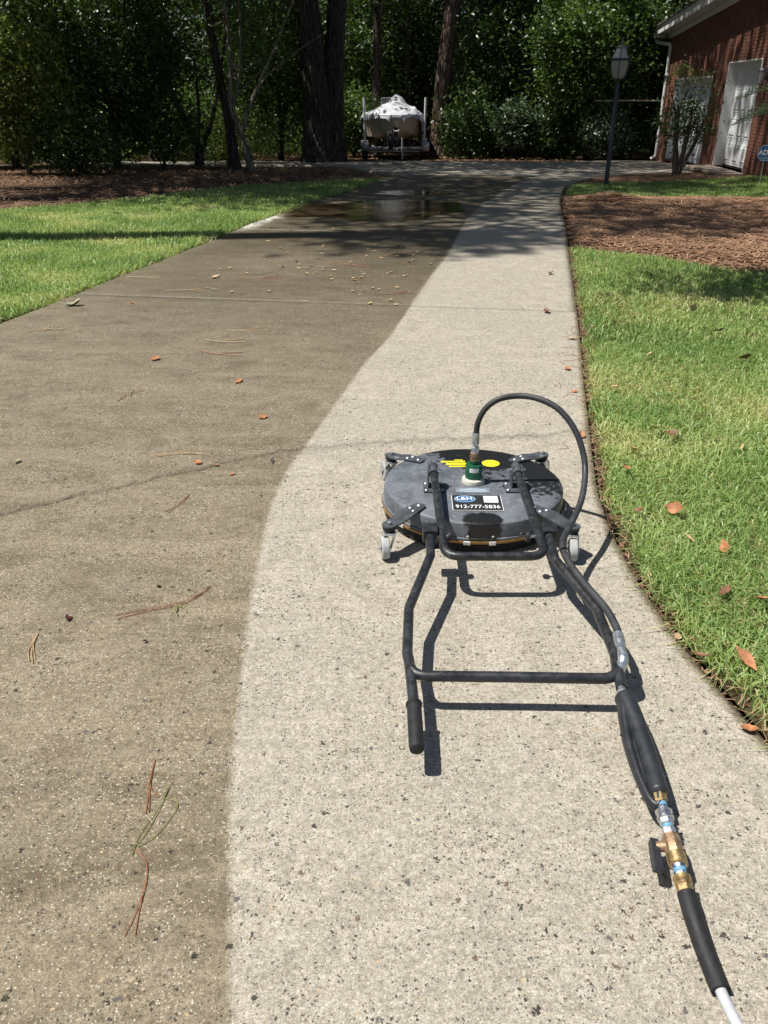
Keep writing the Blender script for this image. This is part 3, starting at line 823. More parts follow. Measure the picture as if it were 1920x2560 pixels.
def litter(name, n, x0, x1, y0, y1, mask, zf, label, seed, smin, smax):
    x, y, r_ = scatter(n, x0, x1, y0, y1, mask, seed)
    V, q = leaf_quads(np.stack([x, y, zf(x, y) + r_.uniform(0.004, 0.02, len(x))], -1), r_.uniform(smin, smax, len(x)), r_, 0.5, 3.0)
    return tag(link(name, np_mesh(name, V, q, attrs={'tint': np.repeat(r_.uniform(0, 1, len(x)), 4)}), 'litterleaf'), label, 'leaf litter', kind='stuff')
litter('leaf_litter', 26000, -16, 14, 18, 36, lambda x, y, r_: (y > YB(x) + 0.4) & ((y > 26.9 + 0.25 * np.sin(x * 1.1)) | ((x < XL(np.minimum(y, 20.2)) - 0.1) & (y < front_edge(np.minimum(x, 0.2)) - 0.05)) | (x > 8.8)),
       lambda x, y: zg(x, y) - 0.048, 'fallen dead leaves covering the woodland floor', 411, 0.06, 0.13)
litter('edge_leaf_litter', 6500, 0.85, 2.6, 1.2, 9.8, lambda x, y, r_: (x > XR(y) - 0.005) & (x < XR(y) + 0.04 + np.abs(r_.normal(0, 0.03, len(x)))), lambda x, y: zg(x, y) - 0.035,
       'crumbled orange leaves in the gap between drive and right lawn', 412, 0.015, 0.045)
litter('edge_leaf_litter', 5000, -3.2, 0.2, 5.0, 18.0, lambda x, y, r_: (x < XL(y) + 0.005) & (x > XL(y) - 0.03 - np.abs(r_.normal(0, 0.03, len(x)))), lambda x, y: zg(x, y) - 0.035,
       'crumbled brown leaves in the gap between drive and left lawn', 413, 0.02, 0.06)

# ---------------------------------------------------------------- rotary surface cleaner
CX, CY = 0.368, 3.05
SC = empty('surface_cleaner', (CX, CY, 0), 'round black wheeled surface cleaner with tubular handle and spray gun on the drive', 'surface cleaner')
O = (CX, CY, 0)
MB(O).lathe([(0.374, 0.058), (0.3745, 0.066), (0.3685, 0.069), (0.367, 0.116), (0.364, 0.1245), (0.356, 0.1295), (0.33, 0.131), (0.0, 0.132)], (CX, CY, 0), 96).build('deck', 'deck', SC, 28)
DECK = SC.children[0] if SC.children else None
DECK = [o for o in bpy.data.objects if o.name == 'deck'][0]
for a, lab in ((-90, 0),):
    MB(O).box((CX + 0.02, CY - 0.3675, 0.094), (0.004, 0.004, 0.05), bev=0.001).build('weld_seam', 'deck', DECK)
# bristle skirt: many single tufts of uneven length
bv, bf = [], []
r_ = np.random.default_rng(21)
for i in range(520):
    a = 2 * math.pi * i / 520 + r_.normal(0, 0.002)
    for rr in (0.3655, 0.358):
        w = 0.0030
        z0 = 0.003 + abs(r_.normal(0, 0.004))
        ca, sa = math.cos(a), math.sin(a)
        k = rr + r_.normal(0, 0.002)
        b = len(bv)
        bv += [(rr * ca + w * sa, rr * sa - w * ca, 0.062), (rr * ca - w * sa, rr * sa + w * ca, 0.062), (k * ca - w * 0.7 * sa, k * sa + w * 0.7 * ca, z0), (k * ca + w * 0.7 * sa, k * sa - w * 0.7 * ca, z0)]
        bf.append((b, b + 1, b + 2, b + 3))
me = bpy.data.meshes.new('brush_skirt'); me.from_pydata(bv, [], bf)
tag(link('brush_skirt', me, 'bristle', SC), kind='stuff')
MB(O).lathe([(0.350, 0.014), (0.354, 0.060)], (CX, CY, 0), 72).build('skirt_backing', 'rubber', SC)
MB(O).lathe([(0.370, 0.047), (0.3775, 0.0475), (0.379, 0.0525), (0.3775, 0.0575), (0.370, 0.058)], (CX, CY, 0), 96).build('tension_band', 'band', SC)
for ang in (-170, -142, -122, -98.5, -84, -62, -40, -12):
    a = math.radians(ang)
    MB().box((0.3815, 0, 0), (0.006, 0.026, 0.016), bev=0.002).build('band_clip', 'alu', SC, loc=(0, 0, 0.0525), rot=(0, 0, a))
for ang in (-146, -98.3, -83.5, -66):
    a = math.radians(ang)
    MB().lathe([(0.0045, 0), (0.0045, 0.0015), (0.003, 0.003), (0.0, 0.0032)], (0, 0, 0), 12, Matrix.Rotation(math.pi / 2, 3, 'Y')).build('rivet', 'ivory', SC, loc=(0.3685 * math.cos(a), 0.3685 * math.sin(a), 0.074), rot=(0, 0, a))

# swivel and riser
sw = MB(O).lathe([(0.047, 0.131), (0.0475, 0.138), (0.045, 0.150), (0.036, 0.1535), (0.0, 0.1535)], (CX, CY, 0), 40).build('swivel_flange', 'ivory', SC)
sv = MB(O).lathe([(0.0345, 0.1532), (0.0352, 0.158), (0.0352, 0.208), (0.033, 0.2135), (0.0, 0.2145)], (CX, CY, 0), 40).build('swivel', 'green', SC)
MB(O).lathe([(0.0195, 0.2143), (0.0195, 0.229), (0.0, 0.2292)], (CX, CY, 0), 6, a0=0.3).build('hex_cap', 'green', sv, 20)
lv, lf = [], []
for k in range(9):
    a = math.radians(-90 - 4 + (k - 4) * 8)
    for z in (0.187, 0.206):
        lv.append((0.0355 * math.cos(a), 0.0355 * math.sin(a), z))
for k in range(8): lf.append((2 * k, 2 * k + 2, 2 * k + 3, 2 * k + 1))
me = bpy.data.meshes.new('sticker'); me.from_pydata(lv, [], lf); link('sticker', me, 'white', sv)
MB(O).lathe([(0.0175, 0.2290), (0.0175, 0.241), (0.0150, 0.2415), (0.0150, 0.246), (0.0180, 0.2465), (0.0180, 0.262), (0.0, 0.2625)], (CX, CY, 0), 18).build('brass_coupler', 'oldbrass', SC)
MB(O).lathe([(0.0165, 0.2624), (0.0172, 0.267), (0.0172, 0.284), (0.0150, 0.288), (0.0105, 0.290), (0.0105, 0.301), (0.0, 0.301)], (CX + 0.001, CY, 0), 6, a0=0.2).build('hex_nut', 'zinc', SC, 20)
MB(O).lathe([(0.0135, 0.300), (0.0150, 0.304), (0.0150, 0.345), (0.0138, 0.350), (0.0, 0.3502)], (CX + 0.001, CY, 0), 16).build('hose_ferrule', 'zinc', SC, 25)
whip = curve([(0.369, 3.05, 0.345), (0.376, 3.05, 0.399), (0.403, 3.05, 0.453), (0.455, 3.05, 0.491), (0.536, 3.05, 0.503), (0.605, 3.01, 0.503), (0.669, 2.97, 0.479), (0.72, 2.93, 0.428),
              (0.752, 2.89, 0.365), (0.767, 2.84, 0.285), (0.733, 2.71, 0.224), (0.668, 2.57, 0.190), (0.612, 2.44, 0.188), (0.608, 2.34, 0.180), (0.637, 2.21, 0.168),
              (0.676, 2.08, 0.158), (0.687, 1.99, 0.150), (0.683, 1.945, 0.146)], 110)
MB(O).tube(whip, 0.0118, 14).build('whip_hose', 'hose', SC, 60)
MB(O).tube([(0.684, 1.958, 0.147), (0.681, 1.925, 0.1445), (0.6795, 1.905, 0.143)], [0.0158, 0.0162, 0.0150], 16).build('hose_ferrule', 'zinc', SC, 30)
MB(O).tube(fillet([(0.679, 1.905, 0.143), (0.674, 1.850, 0.138), (0.663, 1.836, 0.112)], 0.02, 6), [0.0115] + [0.0150] * 7 + [0.0135], 12).build('pipe_elbow', 'zinc', SC, 40)
for p0, p1 in (((0.604, 2.375, 0.170), 0.031),):
    MB(O).tube([(p0[0] + 0.023 * math.cos(a), p0[1] + 0.006 * math.sin(a), p0[2] + 0.031 * math.sin(a)) for a in np.linspace(0, 2 * math.pi, 20)], 0.0028, 6, False).build('cable_tie', 'rubber', SC)

# hinged lower frame
R0 = 0.0155
MB(O).tube(fillet([(0.199, 3.005, 0.206), (0.207, 2.392, 0.159), (0.550, 2.392, 0.159), (0.534, 3.005, 0.206)], 0.062, 9), R0, 16).build('lower_frame', 'black', SC, 50)
for sx, x0 in ((-1, 0.198), (1, 0.535)):
    hb = MB(O).box((x0 - sx * 0.004, 2.985, 0.1365), (0.085, 0.085, 0.006), bev=0.0015).build('hinge_plate', 'bracket', SC)
    for dx in (-0.032, 0.032):
        for dy in (-0.03, 0.03):
            MB(O).lathe([(0.0068, 0.139), (0.0068, 0.142), (0.004, 0.1445), (0.0, 0.145)], (x0 - sx * 0.004 + dx, 2.985 + dy, 0), 10).build('bolt', 'zinc', hb)
    for dx in (-0.0185, 0.0185):
        pr = [(-0.03, 0.0), (0.03, 0.0), (0.026, 0.075), (0.012, 0.09), (-0.012, 0.09), (-0.026, 0.075)]
        MB(O).prism(pr, -0.0025, 0.0025, Matrix(((0, 0, 1), (1, 0, 0), (0, 1, 0))), (x0 + dx, 3.0, 0.137)).build('hinge_ear', 'bracket', SC, 25)
    MB(O).tube([(x0, 2.965, 0.205), (x0, 3.035, 0.210)], [0.0185, 0.0185], 16).build('frame_socket', 'bracket', SC)
    MB(O).cyl((x0 - 0.034, 3.005, 0.207), (x0 + 0.036, 3.005, 0.207), 0.0042, n=10).build('hinge_pin', 'zinc', SC)
    ring = [(x0 + (-0.036 if sx > 0 else 0.038), 3.005 + 0.012 * math.cos(a), 0.196 + 0.014 * math.sin(a)) for a in np.linspace(0, 2 * math.pi, 16)]
    MB(O).tube(ring, 0.0012, 6, False).build('pin_ring', 'zinc', SC)
for x0, xk, s in ((0.163, 0.229, -1), (0.585, 0.505, 1)):
    MB(O).box((x0, 2.538, 0.171), (0.052, 0.056, 0.052), Matrix.Rotation(0.082, 3, 'X'), 0.0025).build('clamp_block', 'black', SC)
    kb = MB(O)
    kb.lathe([(0.0, -0.007), (0.017, -0.006), (0.0185, -0.002), (0.0185, 0.004), (0.015, 0.007), (0.0, 0.0072)], (xk, 2.512, 0.170), 14, Matrix.Rotation(math.pi / 2, 3, 'Y'))
    kb.build('clamp_knob', 'rubber', SC, 25)
    MB(O).cyl((xk, 2.512, 0.170), (x0, 2.520, 0.170), 0.0045, n=8).build('knob_bolt', 'zinc', SC)
# push handle
main = fillet([(0.163, 2.515, 0.170), (0.158, 2.395, 0.160), (0.077, 2.112, 0.136), (0.067, 1.905, 0.1195), (0.078, 1.812, 0.112), (0.36, 1.808, 0.111), (0.650, 1.800, 0.111),
               (0.664, 1.90, 0.119), (0.659, 2.102, 0.135), (0.577, 2.375, 0.158), (0.581, 2.51, 0.169)], 0.075, 7)
MB(O).tube(main, R0, 16).build('push_handle', 'black', SC, 50)
MB(O).tube([(0.071, 1.885, 0.117), (0.082, 1.66, 0.0985)], R0 * 0.98, 14).build('handle_stub', 'black', SC)
MB(O).tube([(0.0795, 1.712, 0.1025), (0.0798, 1.706, 0.102), (0.080, 1.700, 0.1015), (0.0802, 1.697, 0.101), (0.0822, 1.56, 0.0902), (0.0824, 1.549, 0.0895), (0.0825, 1.5445, 0.089)],
           [0.0188, 0.0222, 0.0222, 0.0196, 0.0200, 0.0185, 0.0120], 20).build('hand_grip', 'rubber', SC, 40)
MB(O).tube([(0.660, 1.86, 0.116), (0.6495, 1.765, 0.1075)], R0, 14).build('handle_stub', 'black', SC)
MB(O).tube([(0.6495, 1.767, 0.1075), (0.6485, 1.757, 0.1065), (0.6482, 1.752, 0.106), (0.648, 1.732, 0.1045)], [0.0105, 0.0112, 0.0135, 0.0132], 6).build('pipe_nipple', 'zinc', SC, 20)
# spray gun
gun = MB(O)
gun.tube(curve([(0.6485, 1.738, 0.1045), (0.6490, 1.728, 0.104), (0.651, 1.70, 0.102), (0.655, 1.64, 0.097), (0.656, 1.56, 0.0905), (0.654, 1.48, 0.084), (0.651, 1.425, 0.080), (0.6505, 1.408, 0.079)], 42),
         list(np.interp(np.linspace(0, 1, 43), [0, 0.05, 0.13, 0.3, 0.5, 0.75, 0.9, 1.0], [0.0160, 0.0235, 0.0285, 0.0285, 0.0258, 0.0250, 0.0245, 0.0175])), 20, squash=(1.0, 0.95))
gun.build('spray_gun', 'gunplastic', SC, 60)
GN = [o for o in bpy.data.objects if o.name == 'spray_gun'][0]
MB(O).tube(curve([(0.642, 1.708, 0.100), (0.630, 1.655, 0.094), (0.6200, 1.58, 0.086), (0.6180, 1.49, 0.078), (0.6240, 1.415, 0.071), (0.6350, 1.386, 0.069), (0.6460, 1.390, 0.071), (0.6520, 1.415, 0.077)], 42),
           list(np.interp(np.linspace(0, 1, 43), [0, 0.2, 0.5, 0.75, 0.9, 1], [0.021, 0.0160, 0.0128, 0.0130, 0.0160, 0.016])), 16, squash=(1.2, 0.85)).build('trigger_guard', 'gunplastic', GN, 60)
MB(O).tube(curve([(0.6400, 1.640, 0.093), (0.6350, 1.58, 0.086), (0.6320, 1.50, 0.079), (0.6320, 1.435, 0.074)], 18), [0.0085] * 18 + [0.006], 10, squash=(1.3, 0.8)).build('trigger', 'gunplastic', GN, 60)
for y_ in (1.60, 1.50):
    MB(O).cyl((0.6105, y_, 0.090 - (1.60 - y_) * 0.08), (0.6065, y_, 0.091 - (1.60 - y_) * 0.08), 0.0032, n=8).build('screw', 'gasket', GN)
# couplings and ball valve behind the gun
ax0, ax1 = Vector((0.6500, 1.412, 0.079)), Vector((0.6395, 1.165, 0.047))
def axp(y): return ax0 + (ax1 - ax0) * ((1.412 - y) / (1.412 - 1.165))
def ringpart(name, mat, parent, ys, rs, n=18, sm_=30):
    return MB(O).tube([axp(y) for y in ys], rs, n).build(name, mat, parent, sm_)
ringpart('brass_nut', 'brass', SC, (1.416, 1.390, 1.3875), (0.0170, 0.0172, 0.0155), 6, 15)
ringpart('thread_tape', 'blue', SC, (1.3885, 1.378), (0.0122, 0.0120))
ringpart('nipple', 'chrome', SC, (1.379, 1.366), (0.0118, 0.0118), 6, 15)
ringpart('quick_coupler', 'chrome', SC, (1.3665, 1.365, 1.362, 1.361, 1.350, 1.349, 1.344, 1.343), (0.0165, 0.0198, 0.0198, 0.0178, 0.0178, 0.0196, 0.0196, 0.0170))
ringpart('coupler_hex', 'zinc', SC, (1.3435, 1.342, 1.330, 1.3285), (0.0150, 0.0165, 0.0165, 0.0140), 6, 15)
ringpart('thread_tape', 'blue', SC, (1.3290, 1.320), (0.0126, 0.0124))
ringpart('adapter', 'zinc', SC, (1.3205, 1.319, 1.303), (0.0150, 0.0158, 0.0158), 6, 15)
bvv = ringpart('ball_valve', 'oldbrass', SC, (1.3035, 1.302, 1.296, 1.290, 1.262, 1.258), (0.0170, 0.0198, 0.0198, 0.0215, 0.0215, 0.0205), 8, 18)
ringpart('valve_collar', 'brass', bvv, (1.2585, 1.257, 1.231, 1.229), (0.0200, 0.0212, 0.0212, 0.0180), 20, 25)
st = axp(1.277)
MB(O).cyl(st, st + Vector((-0.036, 0.004, -0.006)), 0.0125, 0.0115, 16).build('valve_stem', 'oldbrass', bvv)
hc = st + Vector((-0.040, 0.004, -0.007))
lev = [(-0.010, 0.016), (0.008, 0.018), (0.011, 0.004), (0.010, -0.060), (0.002, -0.066), (-0.010, -0.062), (-0.0115, -0.01)]
MB(O).prism(lev, -0.009, 0.009, Matrix(((0.15, 0.16, -0.97), (0.0, 0.987, 0.16), (0.98, 0.0, 0.15))), hc).build('valve_lever', 'gunplastic', bvv, 20)
ringpart('nipple', 'chrome', SC, (1.2300, 1.2285, 1.222), (0.0168, 0.0172, 0.0150), 16)
ringpart('thread_tape', 'blue', SC, (1.2225, 1.214), (0.0140, 0.0138))
ringpart('nipple', 'zinc', SC, (1.2145, 1.205), (0.0132, 0.0132), 6, 15)
ringpart('brass_coupler', 'brass', SC, (1.2055, 1.2035, 1.199, 1.198, 1.190, 1.1885, 1.184), (0.0165, 0.0192, 0.0192, 0.0186, 0.0186, 0.0192, 0.0165), 22, 25)
ringpart('brass_nut', 'brass', SC, (1.1845, 1.183, 1.166, 1.1645), (0.0150, 0.0180, 0.0180, 0.0160), 6, 15)

# casters
def caster(name, piv, deckpt, wheel, yaw):
    cr = MB(O)
    a = Vector((deckpt[0], deckpt[1])); b = Vector((piv[0], piv[1]))
    d = (b - a).normalized(); s = Vector((-d.y, d.x)); L = (b - a).length
    prof = [(-0.022, 0.010), (-0.018, 0.019), (-0.006, 0.024), (0.03, 0.027), (L * 0.45, 0.033), (L * 0.75, 0.030), (L - 0.01, 0.027), (L + 0.012, 0.026), (L + 0.024, 0.016), (L + 0.027, 0.0)]
    ol = [(a + d * u + s * w) for u, w in prof] + [(a + d * u - s * w) for u, w in reversed(prof[:-1])]
    n = len(ol)
    def zt(p):
        u = (p - a).dot(d)
        return 0.1335 - 0.012 * float(sm(u, L * 0.35, L * 0.75))
    vs = [(p.x, p.y, zt(p)) for p in ol] + [(p.x, p.y, zt(p) + 0.0065) for p in ol]
    # strips across, so the bend shows
    m = len(prof) - 1
    fs = []
    for i in range(m - 1):
        fs.append((n + i, n + i + 1, n + (n - 2 - i), n + (n - 1 - i)) if i + 1 <= m else ())
        fs.append((i + 1, i, n - 1 - i, n - 2 - i))
    fs.append((n + m - 1, n + m, n + m + 1)); fs.append((m, m - 1, m + 1))
    for i in range(n): fs.append((i, (i + 1) % n, n + (i + 1) % n, n + i))
    arm = cr.add(vs, fs).build(name, 'bracket', SC, 30)
    for u, w in ((0.0, 0.0), (0.048, 0.012), (0.036, -0.013)):
        p = a + d * u + s * w
        MB(O).lathe([(0.0085, 0.1395), (0.0085, 0.142), (0.0055, 0.1445), (0.0, 0.1455)], (p.x, p.y, 0), 10).build('bolt', 'zinc', arm)
    fk = MB(O)
    fk.lathe([(0.019, 0.101), (0.0215, 0.104), (0.0215, 0.110), (0.026, 0.111), (0.026, 0.121), (0.0, 0.1212)], (b.x, b.y, 0), 20)
    cs = fk.build('caster', 'rubber', SC, 25)
    MB(O).lathe([(0.0085, 0.1275), (0.0090, 0.129), (0.0090, 0.139), (0.006, 0.1405), (0.0, 0.141)], (b.x, b.y, 0), 6).build('axle_bolt', 'zinc', cs, 20)
    Rz = Matrix.Rotation(yaw, 3, 'Z')
    c = Vector((wheel[0], wheel[1], 0.044))
    f = MB(O)
    top = Vector((b.x, b.y, 0.098))
    f.box(top + Rz @ Vector((0, -0.006, 0)), (0.046, 0.05, 0.006), Rz, 0.002)
    for sx in (-1, 1):
        o1 = Rz @ Vector((sx * 0.0205, 0, 0))
        q = [top + o1 + Rz @ Vector((0, 0.019, 0)), top + o1 + Rz @ Vector((0, -0.03, 0)), c + o1 + Rz @ Vector((0, -0.012, -0.004)), c + o1 + Rz @ Vector((0, 0.010, -0.004))]
        e = Rz @ Vector((0.0018 * sx, 0, 0))
        f.add([p for p in q] + [p + e for p in q], [(0, 1, 2, 3), (7, 6, 5, 4), (0, 4, 5, 1), (1, 5, 6, 2), (2, 6, 7, 3), (3, 7, 4, 0)])
    f.build('fork', 'zinc', cs, 30)
    Rw = Rz @ Matrix.Rotation(math.pi / 2, 3, 'Y')
    MB(O).lathe([(0.030, -0.0145), (0.040, -0.0145), (0.0435, -0.011), (0.0440, 0.0), (0.0435, 0.011), (0.040, 0.0145), (0.030, 0.0145)], c, 32, Rw).build('wheel', 'caster', cs, 40)
    MB(O).lathe([(0.0, -0.0165), (0.012, -0.016), (0.031, -0.010), (0.031, 0.010), (0.012, 0.016), (0.0, 0.0165)], c, 20, Rw).build('wheel_hub', 'gunplastic', cs, 30)
    MB(O).cyl(c - Rz @ Vector((0.026, 0, 0)), c + Rz @ Vector((0.026, 0, 0)), 0.0045, n=8).build('axle', 'zinc', cs)
caster('caster_arm', (0.020, 2.685), (0.135, 2.815), (0.004, 2.655), 0.13)
caster('caster_arm', (0.702, 2.672), (0.580, 2.800), (0.704, 2.640), -0.08)
caster('caster_arm', (0.032, 3.345), (0.150, 3.262), (0.006, 3.365), 0.30)
caster('caster_arm', (0.706, 3.355), (0.570, 3.262), (0.725, 3.385), -0.5)

# printed stickers on the deck
ZD = 0.1325
def decal(name, x, y, w, h, mat, parent=SC, z=ZD, t=0.0007, rz=0.0):
    return MB(O).box((x, y, z + t / 2), (w, h, t), Matrix.Rotation(rz, 3, 'Z')).build(name, mat, parent, 0)
stk = decal('contact_sticker', 0.364, 2.853, 0.196, 0.135, 'blackfilm', rz=-0.02)
for x, y, w, h in ((0.364, 2.787, 0.196, 0.0022), (0.267, 2.855, 0.0022, 0.132), (0.461, 2.852, 0.0022, 0.132)):
    decal('sticker_border', x, y, w, h, 'white', stk, ZD + 0.0007, 0.0004, -0.02)
def oval(name, x, y, rx, ry, mat, z, parent, n=40):
    return MB(O).prism([(rx * math.cos(2 * math.pi * k / n), ry * math.sin(2 * math.pi * k / n)) for k in range(n)], 0, 0.0004, None, (x, y, z)).build(name, mat, parent, 0)
oval('logo_rim', 0.319, 2.887, 0.0415, 0.0285, 'paleblue', ZD + 0.0008, stk)
oval('logo_oval', 0.319, 2.886, 0.0385, 0.0250, 'navy', ZD + 0.0013, stk)
link('logo_lettering', text_mesh('L&H', 0.038, 0.0002, 0.92, 0.0004), 'white', stk, (0.3175 - CX, 2.888 - CY, ZD + 0.0020))
decal('blank_panel', 0.421, 2.883, 0.056, 0.058, 'white', stk, ZD + 0.0008, 0.0005, -0.03)
link('phone_number', text_mesh('912-777-5836', 0.0385, 0.0002, 0.80, 0.0003), 'white', stk, (0.364 - CX, 2.818 - CY, ZD + 0.0012), (0, 0, -0.02))
decal('faded_label', 0.358, 2.968, 0.138, 0.046, 'greyfilm', rz=-0.02)
for i, (y, w) in enumerate(((2.982, 0.05), (2.974, 0.10), (2.966, 0.118), (2.958, 0.112), (2.951, 0.07))):
    decal('faded_print', 0.358, y, w, 0.0042, 'paleblue' if i % 2 else 'caster', [o for o in SC.children if o.name == 'faded_label'][0] if False else stk, ZD + 0.0008, 0.0003, -0.02)
yl = oval('round_sticker', 0.462, 3.238, 0.0385, 0.036, 'yellow', ZD, SC)
ys_ = decal('warning_lettering', 0.318, 3.232, 0.098, 0.020, 'yellow', SC, ZD, 0.0006, 0.02)
for x, y, w, h in ((0.300, 3.256, 0.105, 0.016), (0.326, 3.274, 0.036, 0.008), (0.322, 3.206, 0.085, 0.014)):
    decal('warning_print', x, y, w, h, 'yellow', ys_, ZD, 0.0006, 0.02)
r_ = np.random.default_rng(5)
for k in range(26):
    x = 0.262 + 0.0042 * k; y = (3.256, 3.232, 3.206)[k % 3] + r_.normal(0, 0.003)
    decal('print_gap', x, y, 0.0016, r_.uniform(0.004, 0.009), 'blackfilm', ys_, ZD + 0.0006, 0.0003, 0.3)

# supply hose
HS = empty('pressure_hose', (0.64, 1.15, 0), 'pale grey pressure hose with black sleeve leaving the spray gun toward the viewer', 'hose')
HO = (0.64, 1.15, 0)
MB(HO).tube(curve([(0.6394, 1.168, 0.0475), (0.6385, 1.13, 0.042), (0.6405, 1.075, 0.031), (0.6435, 1.02, 0.0235), (0.6465, 0.975, 0.0205)], 30), 0.0192, 20).build('bend_restrictor', 'rubber', HS, 50)
MB(HO).tube(curve([(0.6455, 0.99, 0.0215), (0.6490, 0.955, 0.0175), (0.6580, 0.905, 0.0125), (0.676, 0.80, 0.0115), (0.72, 0.55, 0.0115), (0.80, 0.1, 0.0115), (0.72, -0.6, 0.0115), (0.3, -1.4, 0.0115)], 70), 0.0112, 14).build('hose_line', 'greyhose', HS, 60)

# ---------------------------------------------------------------- lamp post
LX, LY = 4.27, 16.81
LP = empty('lamp_post', (LX, LY, 0), 'dark lamp post with six-sided glass lantern in the grass strip', 'lamp post')
LO = (LX, LY, 0)
MB(LO).lathe([(0.041, -0.05), (0.041, 1.74), (0.038, 1.75), (0.030, 1.755), (0.030, 1.80), (0.05, 1.815), (0.10, 1.825), (0.10, 1.835), (0.0, 1.836)], (LX, LY, 0), 18).build('post', 'lampmetal', LP, 35)
LT = MB(LO).lathe([(0.176, 2.118), (0.196, 2.126), (0.198, 2.142), (0.186, 2.155), (0.150, 2.156)], (LX, LY, 0), 6, a0=0.2).build('lantern', 'lampmetal', LP, 15)
def hexring(r, z): return [Vector((LX + r * math.cos(0.2 + math.pi / 3 * k), LY + r * math.sin(0.2 + math.pi / 3 * k), z)) for k in range(6)]
lv_ = [hexring(0.108, 1.836), hexring(0.142, 1.90), hexring(0.168, 2.00), hexring(0.176, 2.12)]
rv_ = [hexring(0.184, 2.152), hexring(0.140, 2.205), hexring(0.112, 2.275), hexring(0.098, 2.325)]
for rings, nm in ((lv_, 'glass_pane'), (rv_, 'roof_pane')):
    for k in range(6):
        k2 = (k + 1) % 6
        vs = [rg[j] for rg in rings for j in (k, k2)]
        MB(LO).add(vs, [(2 * i, 2 * i + 1, 2 * i + 3, 2 * i + 2) for i in range(len(rings) - 1)]).build(nm, 'lampglass', LT, 0)
        MB(LO).tube([rg[k] for rg in rings], 0.008, 6).build('lantern_rib', 'lampmetal', LT)
MB(LO).lathe([(0.102, 2.318), (0.104, 2.332), (0.065, 2.362), (0.025, 2.378), (0.012, 2.385), (0.010, 2.40), (0.040, 2.408), (0.030, 2.422), (0.010, 2.435), (0.007, 2.455), (0.014, 2.466), (0.007, 2.478), (0.0, 2.49)], (LX, LY, 0), 16).build('finial', 'lampcap', LT, 30)
MB(LO).lathe([(0.018, 1.835), (0.018, 1.90), (0.0, 1.901)], (LX, LY, 0), 12).build('bulb_socket', 'ivory', LT)
MB(LO).lathe([(0.012, 1.90), (0.030, 1.95), (0.036, 1.99), (0.026, 2.03), (0.0, 2.045)], (LX, LY, 0), 16).build('bulb', 'bulb', LT)

# ---------------------------------------------------------------- garage house
HA = math.atan2(1.0, 0.082)
HX, HY = 7.72, 18.9
HOUSE = empty('brick_house', (HX, HY, 0), 'red brick garage wing with two white overhead doors and a white eave', 'house', rz=HA)
A0, A1 = -4.2, 8.65                       # along the wall, near end and far corner
DOORS = ((0.08, 2.40, 0.07, 2.24), (3.62, 7.35, -0.10, 1.98))    # a from, a to, sill, head
def roof_z(a): return 3.20 + (8.61 - a) * 0.0595
def wall_box(a0, a1, z0, z1, b0=-0.26, b1=-0.010):
    return ((a0 + a1) / 2, (b0 + b1) / 2, (z0 + z1) / 2), (a1 - a0, b1 - b0, z1 - z0)
wl = MB()
segs = [(A0, DOORS[0][0], -0.4, 3.95), (DOORS[0][0], DOORS[0][1], DOORS[0][3], 3.85), (DOORS[0][1], DOORS[1][0], -0.4, 3.6), (DOORS[1][0], DOORS[1][1], DOORS[1][3], 3.45), (DOORS[1][1], A1, -0.4, 3.22)]
for a0, a1, z0, z1 in segs: wl.box(*wall_box(a0, a1, z0, min(z1, roof_z(a1) + 0.02)))
wl.build('wall', 'mortar', HOUSE, 0)
MB().box((A1 - 0.12, -4.3, 1.4), (0.24, 8.0, 3.6)).build('end_wall', 'brick', HOUSE, 0)
MB().box((A0 + 0.12, -4.3, 1.6), (0.24, 8.0, 4.0)).build('end_wall', 'brick', HOUSE, 0)
MB().box(((A0 + A1) / 2, -0.9, 1.5), (A1 - A0 - 0.6, 0.05, 3.6)).build('inner_wall', 'gasket', HOUSE, 0)
# bricks in running bond
BL, BH, MJ = 0.203, 0.0575, 0.0095
brick_spots = []
row = 0; z = -0.30
while z < 3.95:
    off = 0.0 if row % 2 == 0 else (BL + MJ) / 2
    a = A0 + off
    while a < A1 - 0.02:
        b = min(a + BL, A1)
        parts_ = [(a, b)]
        for d0, d1, s0, s1 in DOORS:
            nxt = []
            for p, q in parts_:
                if z + BH > s0 and z < s1 and q > d0 and p < d1:
                    if p < d0: nxt.append((p, d0 - 0.002))
                    if q > d1: nxt.append((d1 + 0.002, q))
                else: nxt.append((p, q))
            parts_ = nxt
        for p, q in parts_:
            if q - p > 0.03 and z + BH < roof_z((p + q) / 2) - 0.0 : brick_spots.append((p, q, z))
        a += BL + MJ
    z += BH + MJ; row += 1
def seen(s):
    a = (s[0] + s[1]) / 2
    return s[0] > -1.55 and s[2] > 0.02 and s[2] < 2.9
near_b = sorted([s for s in brick_spots if seen(s) and s[1] - s[0] > 0.19], key=lambda s: s[0] + 0.35 * abs(s[2] - 1.4))[:300]
near_set = set(near_b)
bmesh0 = MB().box((0, 0, 0), (BL, 0.055, BH), bev=0.004).mesh('brick', 0)
r_ = np.random.default_rng(31)
for s in near_b:
    o = link('brick', bmesh0, 'brick', HOUSE, ((s[0] + s[1]) / 2, -0.0275 + r_.normal(0, 0.0012), s[2] + BH / 2), (r_.normal(0, 0.004), 0, 0))
bw = MB()
for s in brick_spots:
    if s in near_set: continue
    bw.box(((s[0] + s[1]) / 2, -0.0275 + r_.normal(0, 0.0012), s[2] + BH / 2), (s[1] - s[0], 0.055, BH))
tag(bw.build('brickwork', 'brick', HOUSE, 0), kind='stuff')
